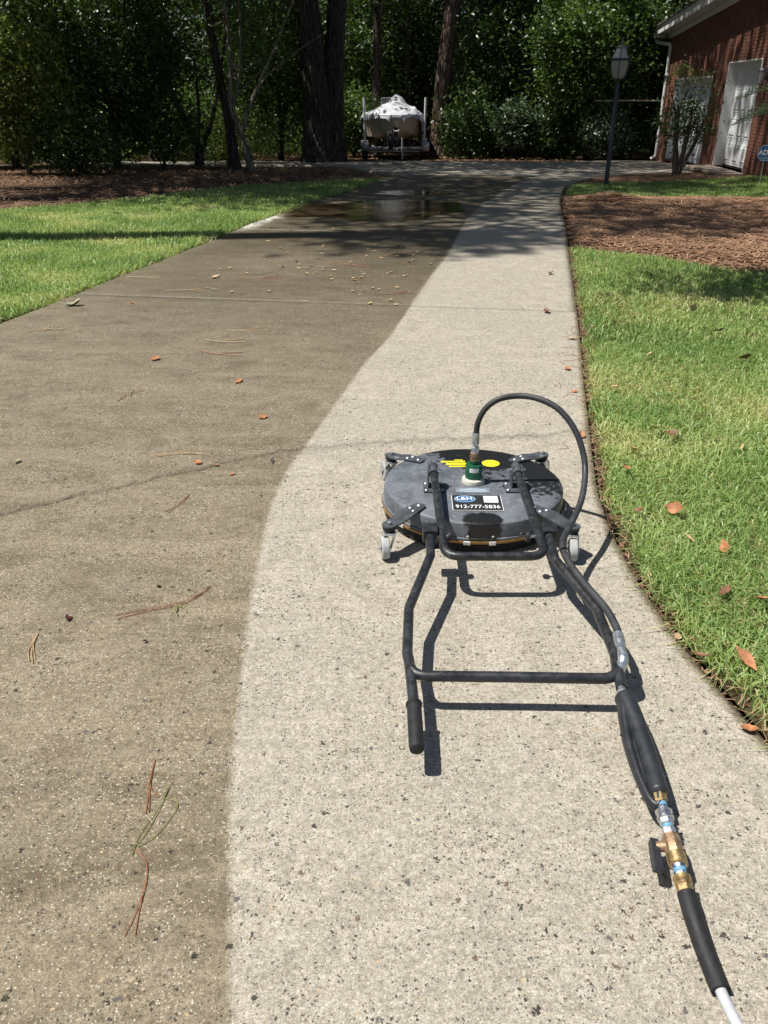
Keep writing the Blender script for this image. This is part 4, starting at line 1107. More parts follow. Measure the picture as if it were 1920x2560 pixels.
# doors: deep white reveals, sectional doors with raised panels
for a0, a1, z0, z1 in DOORS:
    fr = MB()
    for a in (a0 + 0.012, a1 - 0.012):
        fr.box((a, -0.13, (z0 + z1) / 2), (0.024, 0.27, z1 - z0), bev=0.003)
    fr.box(((a0 + a1) / 2, -0.13, z1 - 0.012), (a1 - a0 - 0.05, 0.268, 0.024), bev=0.003)
    fr.build('door_reveal', 'trim', HOUSE, 25)
    MB().box(((a0 + a1) / 2, -0.205, z1 - 0.10), (a1 - a0 - 0.052, 0.03, 0.15), bev=0.004).build('door_header', 'trim', HOUSE, 25)
    dr = MB()
    n_sec = 4; hh = (z1 - z0 - 0.06) / n_sec; w = a1 - a0 - 0.05
    for k in range(n_sec):
        dr.box(((a0 + a1) / 2, -0.250, z0 + 0.03 + hh * (k + 0.5)), (w, 0.04, hh - 0.008), bev=0.005)
    D = dr.build('garage_door', 'garage', HOUSE, 25)
    MB().box(((a0 + a1) / 2, -0.250, z0 + 0.012), (w, 0.045, 0.034)).build('bottom_seal', 'gasket', D, 0)
    nc = 4
    for k in range(n_sec):
        for c_ in range(nc):
            ww = w / nc
            ac = a0 + 0.025 + ww * (c_ + 0.5); zc = z0 + 0.03 + hh * (k + 0.5)
            pm = MB()
            pm.box((ac, -0.2270, zc), (ww - 0.09, 0.012, hh - 0.11), bev=0.008)
            pm.box((ac, -0.2150, zc), (ww - 0.20, 0.018, hh - 0.23), bev=0.012)
            pm.build('panel', 'garage', D, 25)
MB().box((1.24, 0.30, -0.02 + 0.06), (2.7, 0.62, 0.05), bev=0.006).build('door_threshold', 'mortar', HOUSE, 25)
# eave, rake, roof, gutter, downspout
ra = math.atan(0.0595)
Rk = Matrix.Rotation(ra, 3, 'Y')
aL = 8.61 - A0 + 0.55
mid_a = (A0 + 8.61 + 0.55) / 2
zr = roof_z(mid_a)
MB().box((mid_a, 0.18, zr + 0.02), (aL, 0.38, 0.022), Rk, 0.003).build('soffit', 'trim', HOUSE, 25)
MB().box((mid_a, 0.02, zr - 0.07), (aL - 0.55, 0.03, 0.13), Rk, 0.004).build('frieze_board', 'trim', HOUSE, 25)
MB().box((mid_a, 0.385, zr + 0.07), (aL, 0.026, 0.20), Rk, 0.004).build('rake_board', 'trim', HOUSE, 25)
MB().box((mid_a, 0.402, zr + 0.155), (aL + 0.02, 0.03, 0.06), Rk, 0.004).build('rake_moulding', 'trim', HOUSE, 25)
MB().box((mid_a, -4.2, zr + 0.20), (aL + 0.05, 9.3, 0.05), Rk, 0.004).build('roof', 'shingle', HOUSE, 25)
ge = 8.61 + 0.62
gt = MB()
go = [(-0.06, 0.0), (0.05, 0.0), (0.075, 0.06), (0.075, 0.11), (0.065, 0.11), (0.06, 0.065), (0.04, 0.012), (-0.05, 0.012), (-0.05, 0.12), (-0.06, 0.12)]
gt.prism(go, 0.0, 8.6, Matrix(((1, 0, 0), (0, 0, -1), (0, 1, 0))), (ge, 0.42, 3.09))
gt.box((ge, 0.415, 3.14), (0.13, 0.006, 0.10))
gt.build('gutter', 'trim', HOUSE, 25)
ds = fillet([(ge - 0.02, 0.36, 3.10), (ge - 0.03, 0.30, 2.98), (8.42, 0.062, 2.88), (8.42, 0.055, 2.70), (8.42, 0.055, -0.10), (8.42, 0.20, -0.18)], 0.07, 5)
MB().tube(ds, 0.048, 10).build('downspout', 'trim', HOUSE, 40)
for zz in (0.9, 2.1):
    MB().box((8.42, 0.05, zz), (0.15, 0.115, 0.03), bev=0.003).build('downspout_strap', 'trim', HOUSE, 25)
MB().tube([(8.60, 0.0, 1.42), (8.62, 1.0, 1.43), (8.64, 2.05, 1.42)], 0.020, 8).build('projecting_pole', 'pole', HOUSE)
# wall lantern by the near door
wlm = MB()
wlm.box((-0.42, 0.02, 1.95), (0.12, 0.035, 0.22), bev=0.006)
wlm.tube(fillet([(-0.42, 0.03, 2.0), (-0.42, 0.14, 2.08), (-0.42, 0.14, 2.02)], 0.03, 4), 0.010, 8)
wlm.lathe([(0.085, 1.995), (0.09, 2.005), (0.04, 2.05), (0.012, 2.06), (0.0, 2.075)], (-0.42, 0.14, 0), 6)
wlm.lathe([(0.0, 1.75), (0.045, 1.755), (0.05, 1.77), (0.0, 1.772)], (-0.42, 0.14, 0), 6)
wlb = wlm.build('wall_lantern', 'lampmetal', HOUSE, 20)
MB().lathe([(0.048, 1.772), (0.078, 1.995)], (-0.42, 0.14, 0), 6).build('glass', 'lampglass', wlb, 0)

# ---------------------------------------------------------------- yard sign
SX, SY = 7.02, 16.35
YS_ = empty('yard_sign', (SX, SY, zs(SX, SY)), 'blue eight-sided yard sign with white letters on a thin stake', 'sign', rz=-0.35)
MB().tube([(0, 0, -0.1), (0.0, 0, 0.42)], 0.007, 8).build('stake', 'galv', YS_)
Rv = Matrix(((1, 0, 0), (0, 0, -1), (0, 1, 0)))
oc = lambda r: [(r * math.cos(math.pi / 8 + math.pi / 4 * k), r * math.sin(math.pi / 8 + math.pi / 4 * k)) for k in range(8)]
pl_ = MB().prism(oc(0.145), -0.004, 0.004, Rv, (0, 0, 0.56)).build('panel', 'navy', YS_, 20)
rim = MB()
for k in range(8):
    p, q = oc(0.138)[k], oc(0.138)[(k + 1) % 8]
    rim.tube([(p[0], -0.0055, 0.56 + p[1]), (q[0], -0.0055, 0.56 + q[1])], 0.0035, 6)
rim.build('sign_border', 'paleblue', pl_)
link('sign_lettering', text_mesh('ADT', 0.118, 0.0006, 1.0, 0.003), 'white', pl_, (0, -0.0062, 0.565), (math.pi / 2, 0, 0))
for zz, w in ((0.478, 0.15), (0.462, 0.11)):
    MB().box((0, -0.0055, zz), (w, 0.0015, 0.007)).build('small_print', 'paleblue', pl_, 0)

# ---------------------------------------------------------------- boat on its trailer
BXc, BYc = 0.36, 28.6
bz = zs(BXc, BYc + 0.5) - 0.05
BRZ = 0.05
TR = empty('boat_trailer', (BXc, BYc, bz), 'galvanised boat trailer with white guide posts parked before the woods', 'trailer', rz=BRZ)
for sx in (-1, 1):
    MB().tube(fillet([(0.02 * sx, -1.0, 0.50), (0.70 * sx, 0.35, 0.46), (0.78 * sx, 4.6, 0.46)], 0.2, 4), 0.045, 8, squash=(1.2, 0.8)).build('frame_rail', 'galv', TR)
    MB().tube([(1.04 * sx, 0.35, 0.60), (1.05 * sx, 0.36, 1.30), (1.07 * sx, 0.38, 2.28)], 0.040, 10).build('guide_post', 'pvc', TR)
    fd = MB()
    fd.add([(1.05 * sx - 0.13, y_, z_) for y_, z_ in ((-0.10, 0.36), (-0.10, 0.58), (0.02, 0.70), (0.9, 0.70), (1.02, 0.58), (1.02, 0.36))] +
           [(1.05 * sx + 0.13, y_, z_) for y_, z_ in ((-0.10, 0.36), (-0.10, 0.58), (0.02, 0.70), (0.9, 0.70), (1.02, 0.58), (1.02, 0.36))],
           [(i, i + 1, i + 7, i + 6) for i in range(5)])
    fo = fd.build('fender', 'galv', TR, 30)
    md = fo.modifiers.new('thick', 'SOLIDIFY'); md.thickness = 0.012
    wh = MB().lathe([(0.16, -0.10), (0.27, -0.105), (0.315, -0.08), (0.325, 0.0), (0.315, 0.08), (0.27, 0.105), (0.16, 0.10)], (1.05 * sx, 0.46, 0.325), 28, Matrix.Rotation(math.pi / 2, 3, 'Y')).build('wheel', 'tyre', TR, 35)
    MB().lathe([(0.0, -0.06), (0.10, -0.05), (0.17, -0.09), (0.17, 0.09), (0.10, 0.05), (0.0, 0.06)], (1.05 * sx, 0.46, 0.325), 20, Matrix.Rotation(math.pi / 2, 3, 'Y')).build('rim', 'galv', wh, 30)
    MB().box((0.42 * sx, 2.2, 0.56), (0.09, 3.6, 0.12), bev=0.01).build('bunk', 'rubber', TR)
MB().box((0, 0.05, 0.47), (2.25, 0.09, 0.10), bev=0.008).build('cross_member', 'galv', TR)
MB().box((0, 0.40, 0.325), (2.0, 0.07, 0.07), bev=0.008).build('axle', 'galv', TR)
MB().box((0, 4.3, 0.46), (1.6, 0.08, 0.10), bev=0.008).build('cross_member', 'galv', TR)
MB().box((0, -1.35, 0.50), (0.10, 1.5, 0.09), bev=0.008).build('tongue', 'galv', TR)
MB().box((0, -2.13, 0.535), (0.075, 0.16, 0.075), bev=0.02).build('coupler', 'gunplastic', TR)
MB().tube([(0.0, -0.62, 0.50), (0.0, -0.40, 1.16)], 0.05, 8).build('winch_post', 'gunplastic', TR)
MB().lathe([(0.0, -0.09), (0.07, -0.09), (0.07, -0.075), (0.035, -0.07), (0.035, 0.07), (0.07, 0.075), (0.07, 0.09), (0.0, 0.09)], (0.0, -0.50, 1.10), 14, Matrix.Rotation(math.pi / 2, 3, 'Y')).build('winch', 'galv', TR, 30)
MB().box((0, -0.34, 1.22), (0.14, 0.10, 0.16), bev=0.03).build('bow_stop', 'rubber', TR)
jk = MB(); jk.tube([(0.14, -1.5, 0.16), (0.14, -1.5, 0.92)], 0.032, 10)
jk.tube([(0.14, -1.5, 0.90), (0.14, -1.62, 0.93)], 0.012, 6)
jko = jk.build('jack', 'galv', TR)
MB().lathe([(0.02, -0.03), (0.085, -0.028), (0.09, 0.0), (0.085, 0.028), (0.02, 0.03)], (0.14, -1.5, 0.09), 16, Matrix.Rotation(math.pi / 2, 3, 'Y')).build('jack_wheel', 'tyre', jko, 35)
sp = MB().lathe([(0.19, -0.095), (0.30, -0.10), (0.345, -0.07), (0.355, 0.0), (0.345, 0.07), (0.30, 0.10), (0.19, 0.095)], (-0.20, -0.55, 0.78), 28, Matrix.Rotation(math.pi / 2 - 0.1, 3, 'Y')).build('spare_wheel', 'tyre', TR, 35)
MB().lathe([(0.0, -0.03), (0.19, -0.07), (0.19, 0.07), (0.0, 0.03)], (-0.20, -0.55, 0.78), 20, Matrix.Rotation(math.pi / 2 - 0.1, 3, 'Y')).build('rim', 'galv', sp, 30)

BO = empty('boat', (BXc, BYc, bz), 'beige fibreglass motor boat on a trailer, bow toward the drive', 'boat', rz=BRZ)
sec = [(-0.45, 0.16, 1.66, 1.30, 0.10, 1.45), (-0.25, 0.52, 1.66, 1.00, 0.33, 1.18), (0.05, 0.78, 1.65, 0.80, 0.55, 1.00), (0.5, 0.95, 1.64, 0.68, 0.74, 0.90), (1.2, 1.03, 1.62, 0.62, 0.88, 0.84),
       (2.5, 1.06, 1.56, 0.61, 0.95, 0.80), (5.0, 1.04, 1.50, 0.61, 0.95, 0.78)]     # y, gunwale half-width, gunwale z, keel z, chine half-width, chine z
hv, hf = [], []
for y_, gw, gz, kz, cw, cz in sec:
    hv += [(-gw, y_, gz), (-(gw * .55 + cw * .45), y_, gz * .5 + cz * .5), (-cw, y_, cz), (0, y_, kz), (cw, y_, cz), (gw * .55 + cw * .45, y_, gz * .5 + cz * .5), (gw, y_, gz)]
for i in range(len(sec) - 1):
    for j in range(6): hf.append((i * 7 + j, i * 7 + j + 1, (i + 1) * 7 + j + 1, (i + 1) * 7 + j))
hf.append(tuple(range(7))); n_ = (len(sec) - 1) * 7; hf.append(tuple(n_ + j for j in range(6, -1, -1)))
hm = MB(); hm.add(hv, hf); hm.build('hull', 'hull', BO, 32)
for sx in (-1, 1):
    MB().tube([(sx * gw, y_, gz) for y_, gw, gz, *_ in sec], 0.035, 8).build('rub_rail', 'pvc', BO, 40)
MB().box((0.12, 2.3, 1.75), (0.80, 0.7, 0.6), bev=0.05).build('console', 'hull', BO)
rl = MB(); rl.tube(fillet([(-0.42, 2.0, 1.50), (-0.40, 2.0, 2.26), (0.30, 2.0, 2.28), (0.32, 2.0, 1.6)], 0.08, 5), 0.018, 8); rl.tube([(-0.04, 2.0, 2.27), (-0.04, 2.0, 1.7)], 0.014, 8)
rl.build('console_rail', 'chrome', BO)
MB().box((-0.05, 2.02, 1.98), (0.68, 0.012, 0.50)).build('windscreen', 'clear', BO, 0)

# draped cover
r_ = np.random.default_rng(44)
ny_, nx_ = 60, 61
yy = np.linspace(-0.50, 4.9, ny_); ss = np.linspace(-1, 1, nx_)
S_, Y_ = np.meshgrid(ss, yy)
GWy = np.interp(Y_, [s[0] for s in sec], [s[1] for s in sec]); GZy = np.interp(Y_, [s[0] for s in sec], [s[2] for s in sec])
across = np.clip(np.abs(S_) / 0.78, 0, 1)
X_ = np.sign(S_) * (GWy + 0.045) * across
drop = np.clip((np.abs(S_) - 0.78) / 0.22, 0, 1) * (0.16 + 0.50 * sm(S_, 0.2, 0.8) * sm(Y_, -0.1, 0.5) + 0.03 * np.sin(Y_ * 5))
peak = 0.62 * np.exp(-((X_ - 0.22) / 0.40) ** 2 - ((Y_ - 2.35) / 0.62) ** 2) + 0.26 * np.exp(-((X_ + 0.05) / 0.55) ** 2 - ((Y_ - 0.8) / 0.7) ** 2) + 0.36 * np.exp(-((X_ - 0.86) / 0.16) ** 2 - ((Y_ - 2.2) / 0.4) ** 2) + 0.08
crown = (1 - across ** 2) * 0.10
fold = 0.028 * np.sin(X_ * 11 + Y_ * 6 + 1.5 * np.sin(Y_ * 3)) + 0.020 * np.sin(X_ * 23 - Y_ * 9)
nose = sm(Y_, -0.5, 0.1)
Z_ = GZy + ((peak * (1 - across ** 3)) + crown) * nose + fold * (0.4 + across) * (0.3 + 0.7 * nose) - drop + 0.045 - 0.16 * (1 - sm(Y_, -0.5, -0.38))
X_ = X_ + np.sign(S_) * (np.clip((np.abs(S_) - 0.78) / 0.22, 0, 1) * (0.05 + 0.03 * np.sin(Y_ * 14)))
cvr = np_mesh('boat_cover', np.stack([X_, Y_, Z_], -1).reshape(-1, 3), grid_faces(ny_, nx_), smooth=True)
co_ = link('boat_cover', cvr, 'tarp', None, (BXc, BYc, bz), (0, 0, BRZ))
md = co_.modifiers.new('thick', 'SOLIDIFY'); md.thickness = 0.006
tag(co_, 'wrinkled silver grey tarpaulin draped over the boat', 'boat cover')

for o_ in (TR, BO, co_):
    o_.scale = (0.92, 0.92, 0.80)

# ---------------------------------------------------------------- trees
def trunk_mb(org, path, r0, r1, n=14, flare=0.35, seed=0, wob=0.03):
    r_ = np.random.default_rng(seed)
    pts = curve(path, 22)
    m = len(pts)
    rad = [(r0 + (r1 - r0) * (i / (m - 1))) * (1 + flare * math.exp(-i / (m * 0.07))) for i in range(m)]
    mb = MB(org)
    mb.tube(pts, rad, n)
    # uneven girth
    V = np.array(mb.v)
    return mb, pts

def clumps(centre, radii, n, r_, shell=0.35, squash=1.0):
    d = r_.normal(0, 1, (n, 3)); d /= np.linalg.norm(d, axis=1, keepdims=True)
    rad = (shell + (1 - shell) * r_.uniform(0, 1, n) ** 0.5)
    return np.array(centre) + d * rad[:, None] * np.array(radii)

# where the sun gets through the treetops: patches (centre x, y, half-axes) that no high clump may shade
GAPS = [(0.7, 28.4, 1.1, 1.6), (5.4, 9.2, 2.7, 1.1), (-4.5, 8.0, 5.5, 4.1), (0.6, 5.6, 3.8, 4.3), (7.9, 20.2, 0.5, 0.9), (6.75, 19.2, 0.45, 0.4), (4.6, 27.35, 3.8, 0.35)]
for x_, y_, z_, a_, b_ in ((-8.3, 20.5, 2.0, 0.9, 0.8), (-5.9, 23.3, 0.8, 1.1, 0.5), (-6.6, 22.2, 3.2, 0.7, 0.5), (-8.6, 22.4, 3.4, 0.6, 0.5), (-5.6, 24.0, 3.4, 0.6, 0.5), (-4.4, 22.8, 3.0, 0.5, 0.4), (4.4, 30.4, 3.6, 0.9, 0.6), (5.4, 30.6, 2.2, 0.6, 0.6), (-4.3, 25.6, 0.6, 0.9, 0.6), (6.5, 28.4, 3.2, 0.9, 0.7), (6.8, 28.2, 2.0, 0.6, 0.6), (4.3, 29.2, 0.9, 0.5, 0.5), (8.6, 28.8, 3.4, 0.8, 0.6),
                           (-7.6, 23.5, 3.6, 0.7, 0.6), (-3.2, 26.8, 3.5, 0.8, 0.6), (2.6, 34.6, 4.0, 0.9, 0.8), (-0.6, 34.6, 3.0, 0.8, 0.8), (-3.6, 22.4, 2.8, 0.7, 0.4), (-10.0, 24.2, 3.8, 0.8, 0.6)):
    GAPS.append((x_ + 0.49 * z_, y_ + 0.045 * z_, a_ * 1.15, b_ * 1.15))
rg = np.random.default_rng(17)
for k in range(26):
    GAPS.append((rg.uniform(-9, 9), rg.uniform(26.5, 34), rg.uniform(0.35, 0.7), rg.uniform(0.3, 0.6)))
def in_gap(C, slack=1.0):
    sx = C[:, 0] + 0.49 * C[:, 2]; sy = C[:, 1] + 0.045 * C[:, 2]
    bad = np.zeros(len(C), bool)
    for gx_, gy_, ax_, ay_ in GAPS:
        bad |= ((sx - gx_) / (ax_ * slack)) ** 2 + ((sy - gy_) / (ay_ * slack)) ** 2 < 1
    return bad & (C[:, 2] > 3.8)

def crown(name, mat, parent, org, C, per, spread, size, seed, aspect=0.5, flat=0.3, droop=0.2, tb=0.5):
    r_ = np.random.default_rng(seed)
    P = np.repeat(C, per, 0) + r_.normal(0, 1, (len(C) * per, 3)) * spread
    tint = np.clip(np.repeat(r_.uniform(0, 1, len(C)), per) * tb + r_.uniform(0, 1, len(P)) * (1 - tb), 0, 1)
    sz = r_.uniform(0.6, 1.3, len(P)) * size
    V, q = leaf_quads(P - np.array(org), sz, r_, aspect, flat, droop)
    return link(name, np_mesh(name, V, q, attrs={'tint': np.repeat(tint, 4)}), mat, parent)

def branches(mb, base_pts, C, k, r0, seed):
    r_ = np.random.default_rng(seed)
    for i in r_.choice(len(C), min(k, len(C)), replace=False):
        e = Vector(C[i])
        cand = [p for p in base_pts if p.z < e.z] or base_pts
        s = min(cand, key=lambda p: (p - e).length + r_.uniform(0, 1.0))
        m_ = (s + e) / 2 + Vector(r_.normal(0, 0.15, 3))
        mb.tube(curve([s, m_, e], 8), list(np.linspace(r0, r0 * 0.25, 9)), 6)

def tree(name, label, base, path, r0, r1, bark, leafmat, cr, seed, cat='tree', group=None, extra_stems=(), nb=10, br=0.04, flare=0.35, special=False):
    """cr: list of (centre, radii, n clumps, leaves per clump, spread, leaf size)"""
    root = empty(name, (base[0], base[1], base[2]), label, cat, group)
    org = base
    r_ = np.random.default_rng(seed)
    allC = []
    for j, (c, rd, n, per, sp, sz) in enumerate(cr):
        C = clumps(c, rd, n, r_)
        C[:, 2] = np.maximum(C[:, 2], base[2] + 0.15)
        if not special: C = C[~in_gap(C)]
        allC.append(C)
        crown('crown', leafmat, root, org, C, per, sp, sz, seed * 7 + j)
    mb, pts = trunk_mb(org, path, r0, r1, 14, flare, seed)
    if allC and nb: branches(mb, pts, np.concatenate(allC), nb, br, seed + 3)
    mb.build('trunk', bark, root, 60)
    for (sp_, a, b) in extra_stems:
        m2, p2 = trunk_mb(org, sp_, a, b, 10, 0.2, seed)
        m2.build('trunk', bark, root, 60)
    return root

def gp(x, y, dz=-0.06): return (x, y, zs(x, y) + dz)
def up(b, *d): return [b] + [(b[0] + x, b[1] + y, b[2] + z) for x, y, z in d]

# the big double trunk left of the boat
b = gp(-1.95, 26.4)
t = tree('live_oak', 'huge rough-barked tree with two trunks joined at the foot, left of the boat', b, up(b, (-0.02, 0, 1.5), (-0.12, 0, 3.2), (-0.4, 0.1, 7), (-0.6, 0, 13)), 0.44, 0.26, 'bark_oak', 'leaf_dark',
     [((-2.5, 25.5, 12.0), (5.5, 4.5, 3.2), 215, 24, 0.5, 0.30), ((1.0, 24.2, 11.5), (4.0, 3.5, 2.2), 100, 24, 0.5, 0.30)], 11,
     extra_stems=[(up((b[0] + 0.45, b[1] + 0.25, b[2]), (0.0, 0.05, 1.2), (0.10, 0.1, 3.2), (0.5, 0.1, 7), (0.9, 0, 12)), 0.36, 0.2)], nb=26, br=0.12)
# pine right of the boat
b = gp(1.95, 31.3)
t = tree('pine_tree', 'tall reddish-brown pine trunk rising directly behind the right of the boat', b, up(b, (0.05, 0, 2.0), (0.30, 0, 4.5), (0.9, 0, 9), (1.4, 0, 17)), 0.31, 0.2, 'bark_pine', 'needle',
     [((3.0, 31, 15.5), (3.5, 3.5, 2.5), 90, 26, 0.45, 0.32)], 12, nb=16, br=0.07)
for i, (x, y, dx, r0, lab) in enumerate(((2.75, 33.0, 0.35, 0.10, 'slim pale trunk just right of the reddish pine'), (0.95, 34.5, -0.1, 0.14, 'slim trunk seen above the boat cover'),
                                         (-0.30, 33.5, 0.1, 0.16, 'grey trunk standing between the double-trunk tree and the boat'), (5.6, 35.0, -0.2, 0.15, 'dim trunk deep in the woods behind the hanging moss'),
                                         (-8.6, 29.5, 0.3, 0.16, 'dim upright trunk deep in the woods at the far left'))):
    b = gp(x, y)
    tree('woodland_tree', lab, b, up(b, (dx * 0.2, 0, 1.8), (dx * 0.6, 0, 3.8), (dx, 0, 8), (dx * 1.2, 0, 12)), r0, r0 * 0.6, 'bark_oak' if i != 0 else 'bark_pine', 'leaf_dark',
         [((x + dx, y, 11.0), (3.6, 3.2, 2.6), 80, 20, 0.5, 0.30), ((x + dx * 0.6, y, 5.4), (2.6, 1.8, 1.6), 46, 40, 0.32, 0.15)], 20 + i, nb=14, br=0.05)
# slender leaning tree and the many-stemmed tree at the back of the left lawn
b = gp(-3.35, 22.3)
tree('slender_tree', 'slender pale-stemmed tree leaning left with fanned branches, behind the left lawn', b, up(b, (-0.18, 0, 0.8), (-0.42, 0.1, 1.6), (-0.35, 0.2, 2.6), (-0.5, 0.3, 4.6)), 0.085, 0.04, 'bark_pale', 'leaf_mid',
     [((-3.6, 22.8, 5.2), (2.2, 1.8, 1.5), 90, 40, 0.26, 0.13), ((-3.9, 23.4, 2.7), (1.5, 0.9, 0.9), 34, 40, 0.24, 0.11)], 31, nb=16, br=0.025,
     extra_stems=[(up((b[0] - 0.2, b[1], b[2] + 0.9), (0.35, 0.1, 0.8), (0.85, 0.2, 1.7), (1.5, 0.3, 3.0)), 0.05, 0.02), (up((b[0] - 0.36, b[1], b[2] + 1.4), (0.2, 0.1, 0.8), (0.3, 0.2, 2.0), (0.2, 0.3, 3.4)), 0.045, 0.02),
                  (up((b[0] - 0.2, b[1], b[2] + 0.9), (0.5, 0.1, 1.0), (1.2, 0.2, 1.6), (2.2, 0.3, 2.2)), 0.035, 0.012)])
b = gp(-3.9, 23.0)
tree('slender_tree', 'dark trunk close behind the leaning pale-stemmed tree', b, up(b, (-0.05, 0, 1.2), (-0.25, 0.1, 2.4), (-0.5, 0.2, 5)), 0.15, 0.08, 'bark_oak', 'leaf_dark',
     [((-4.3, 23.4, 5.0), (2.4, 1.8, 1.6), 90, 40, 0.28, 0.14)], 32, nb=12, br=0.04)
b = gp(-5.15, 24.7)
tree('many_stemmed_tree', 'dark many-stemmed small tree with a spreading foot in the left woods', b, up(b, (-0.05, 0, 0.5), (-0.35, 0, 1.3), (-0.8, 0, 2.6), (-1.0, 0, 4.5)), 0.13, 0.05, 'bark_oak', 'leaf_dark',
     [((-5.3, 24.9, 3.6), (2.3, 1.6, 1.6), 130, 42, 0.26, 0.12)], 33, nb=14, br=0.03,
     extra_stems=[(up(b, (0.12, 0, 0.5), (0.45, 0, 1.2), (0.8, 0, 2.4), (1.2, 0, 4)), 0.08, 0.03), (up(b, (0.02, 0, 0.6), (0.12, 0, 1.6), (0.1, 0, 3.2)), 0.07, 0.03)])
# shrubs and small trees that make up the wall of green
wall_things = [
    # name, label, x, y, crown centre z, radii, clumps, leaves, spread, leaf size, material, trunk radius
    ('shrub', 'sunlit yellow-green bush at the left edge of the picture', -8.3, 20.6, 1.7, (1.15, 0.8, 1.35), 105, 40, 0.20, 0.12, 'leaf_yellow', 0.05),
    ('evergreen_tree', 'dense dark evergreen at the far left behind the yellow-green bush', -9.9, 23.8, 3.2, (2.6, 1.6, 2.8), 230, 42, 0.28, 0.14, 'leaf_dark', 0.10),
    ('evergreen_tree', 'broad dark evergreen filling the left background beside the many-stemmed tree', -7.0, 23.2, 2.7, (2.0, 1.2, 2.4), 210, 42, 0.26, 0.13, 'leaf_dark', 0.09),
    ('shrub', 'loose olive-green bush with bare lower stems in the left woods', -5.9, 23.6, 0.75, (1.3, 0.6, 0.6), 60, 36, 0.20, 0.10, 'leaf_mid', 0.03),
    ('evergreen_tree', 'bushy mid-green tree between the leaning tree and the double trunk', -3.2, 27.6, 3.0, (1.9, 1.3, 2.6), 190, 42, 0.27, 0.13, 'leaf_mid', 0.08),
    ('shrub', 'dark low leafy bush where the woods come nearest the left lawn', -7.0, 20.4, 0.55, (1.0, 0.6, 0.6), 46, 34, 0.18, 0.11, 'leaf_dark', 0.025),
    ('shrub', 'low twiggy bush at the foot of the leaning tree', -4.3, 25.6, 0.6, (1.3, 0.9, 0.6), 48, 32, 0.20, 0.10, 'leaf_yellow', 0.025),
    ('evergreen_tree', 'leafy tree behind the boat, left half', -0.6, 35.6, 3.1, (2.4, 1.4, 3.0), 210, 40, 0.30, 0.15, 'leaf_mid', 0.08),
    ('evergreen_tree', 'dark leafy tree behind the reddish pine', 2.6, 35.6, 3.1, (2.5, 1.4, 3.0), 220, 40, 0.30, 0.15, 'leaf_dark', 0.08),
    ('shrub', 'bush beside the left guide post of the trailer', -1.05, 31.2, 0.8, (0.9, 0.8, 0.9), 60, 36, 0.22, 0.12, 'leaf_mid', 0.03),
    ('evergreen_tree', 'dense dark tree in the middle of the woods under the hanging moss', 4.4, 31.8, 2.6, (2.2, 1.5, 2.6), 230, 42, 0.27, 0.14, 'leaf_dark', 0.09),
    ('evergreen_tree', 'bright-leaved evergreen left of the lamp post lantern', 6.6, 28.8, 3.0, (1.9, 1.3, 2.4), 230, 44, 0.24, 0.15, 'leaf_mid', 0.09),
    ('evergreen_tree', 'dense evergreen behind the lamp post close to the garage eave', 8.9, 29.4, 3.2, (2.2, 1.4, 2.6), 240, 44, 0.25, 0.14, 'leaf_dark', 0.09),
    ('shrub', 'pale grey-green shrub low before the woods', 4.3, 29.3, 0.75, (0.75, 0.5, 0.65), 44, 34, 0.16, 0.12, 'leaf_pale', 0.025),
    ('shrub', 'smaller pale shrub right of the lamp post foot in the woods edge', 6.9, 27.9, 0.55, (0.8, 0.5, 0.55), 40, 34, 0.16, 0.11, 'leaf_pale', 0.025),
    ('shrub', 'dark low bush along the woods edge right of the boat', 2.9, 29.9, 0.6, (1.1, 0.6, 0.7), 62, 34, 0.20, 0.11, 'leaf_dark', 0.03),
    ('shrub', 'dark low bush between the two pale shrubs', 5.6, 29.3, 0.5, (0.9, 0.6, 0.6), 52, 34, 0.20, 0.11, 'leaf_dark', 0.03),
    ('evergreen_tree', 'dark tree right of the house corner behind the downspout', 11.6, 31.0, 3.2, (2.2, 1.6, 2.8), 150, 40, 0.28, 0.16, 'leaf_dark', 0.09),
]
for i, (nm, lab, x, y, cz, rd, nc_, per, sp, sz, lm, tr) in enumerate(wall_things):
    nc_ = int(nc_ * 2.4); sz *= 1.02
    b = gp(x, y)
    hgt = cz + rd[2] * 0.5
    st_ = [(up(b, (0.15 * s_, 0.05, hgt * 0.3), (0.45 * s_, 0.1, hgt * 0.65), (0.7 * s_, 0.1, hgt)), tr * 0.7, tr * 0.25) for s_ in ((-1, 1) if nm == 'shrub' else (1,))]
    tree(nm, lab, b, up(b, (0.03, 0, hgt * 0.35), (-0.08, 0, hgt * 0.7), (0.05, 0, hgt)), tr, tr * 0.35, 'bark_oak' if lm != 'leaf_yellow' else 'bark_pale', lm,
         [((x, y, cz), rd, nc_, per, sp, sz)], 60 + i, 'shrub' if nm == 'shrub' else 'tree', extra_stems=st_, nb=14, br=tr * 0.35)

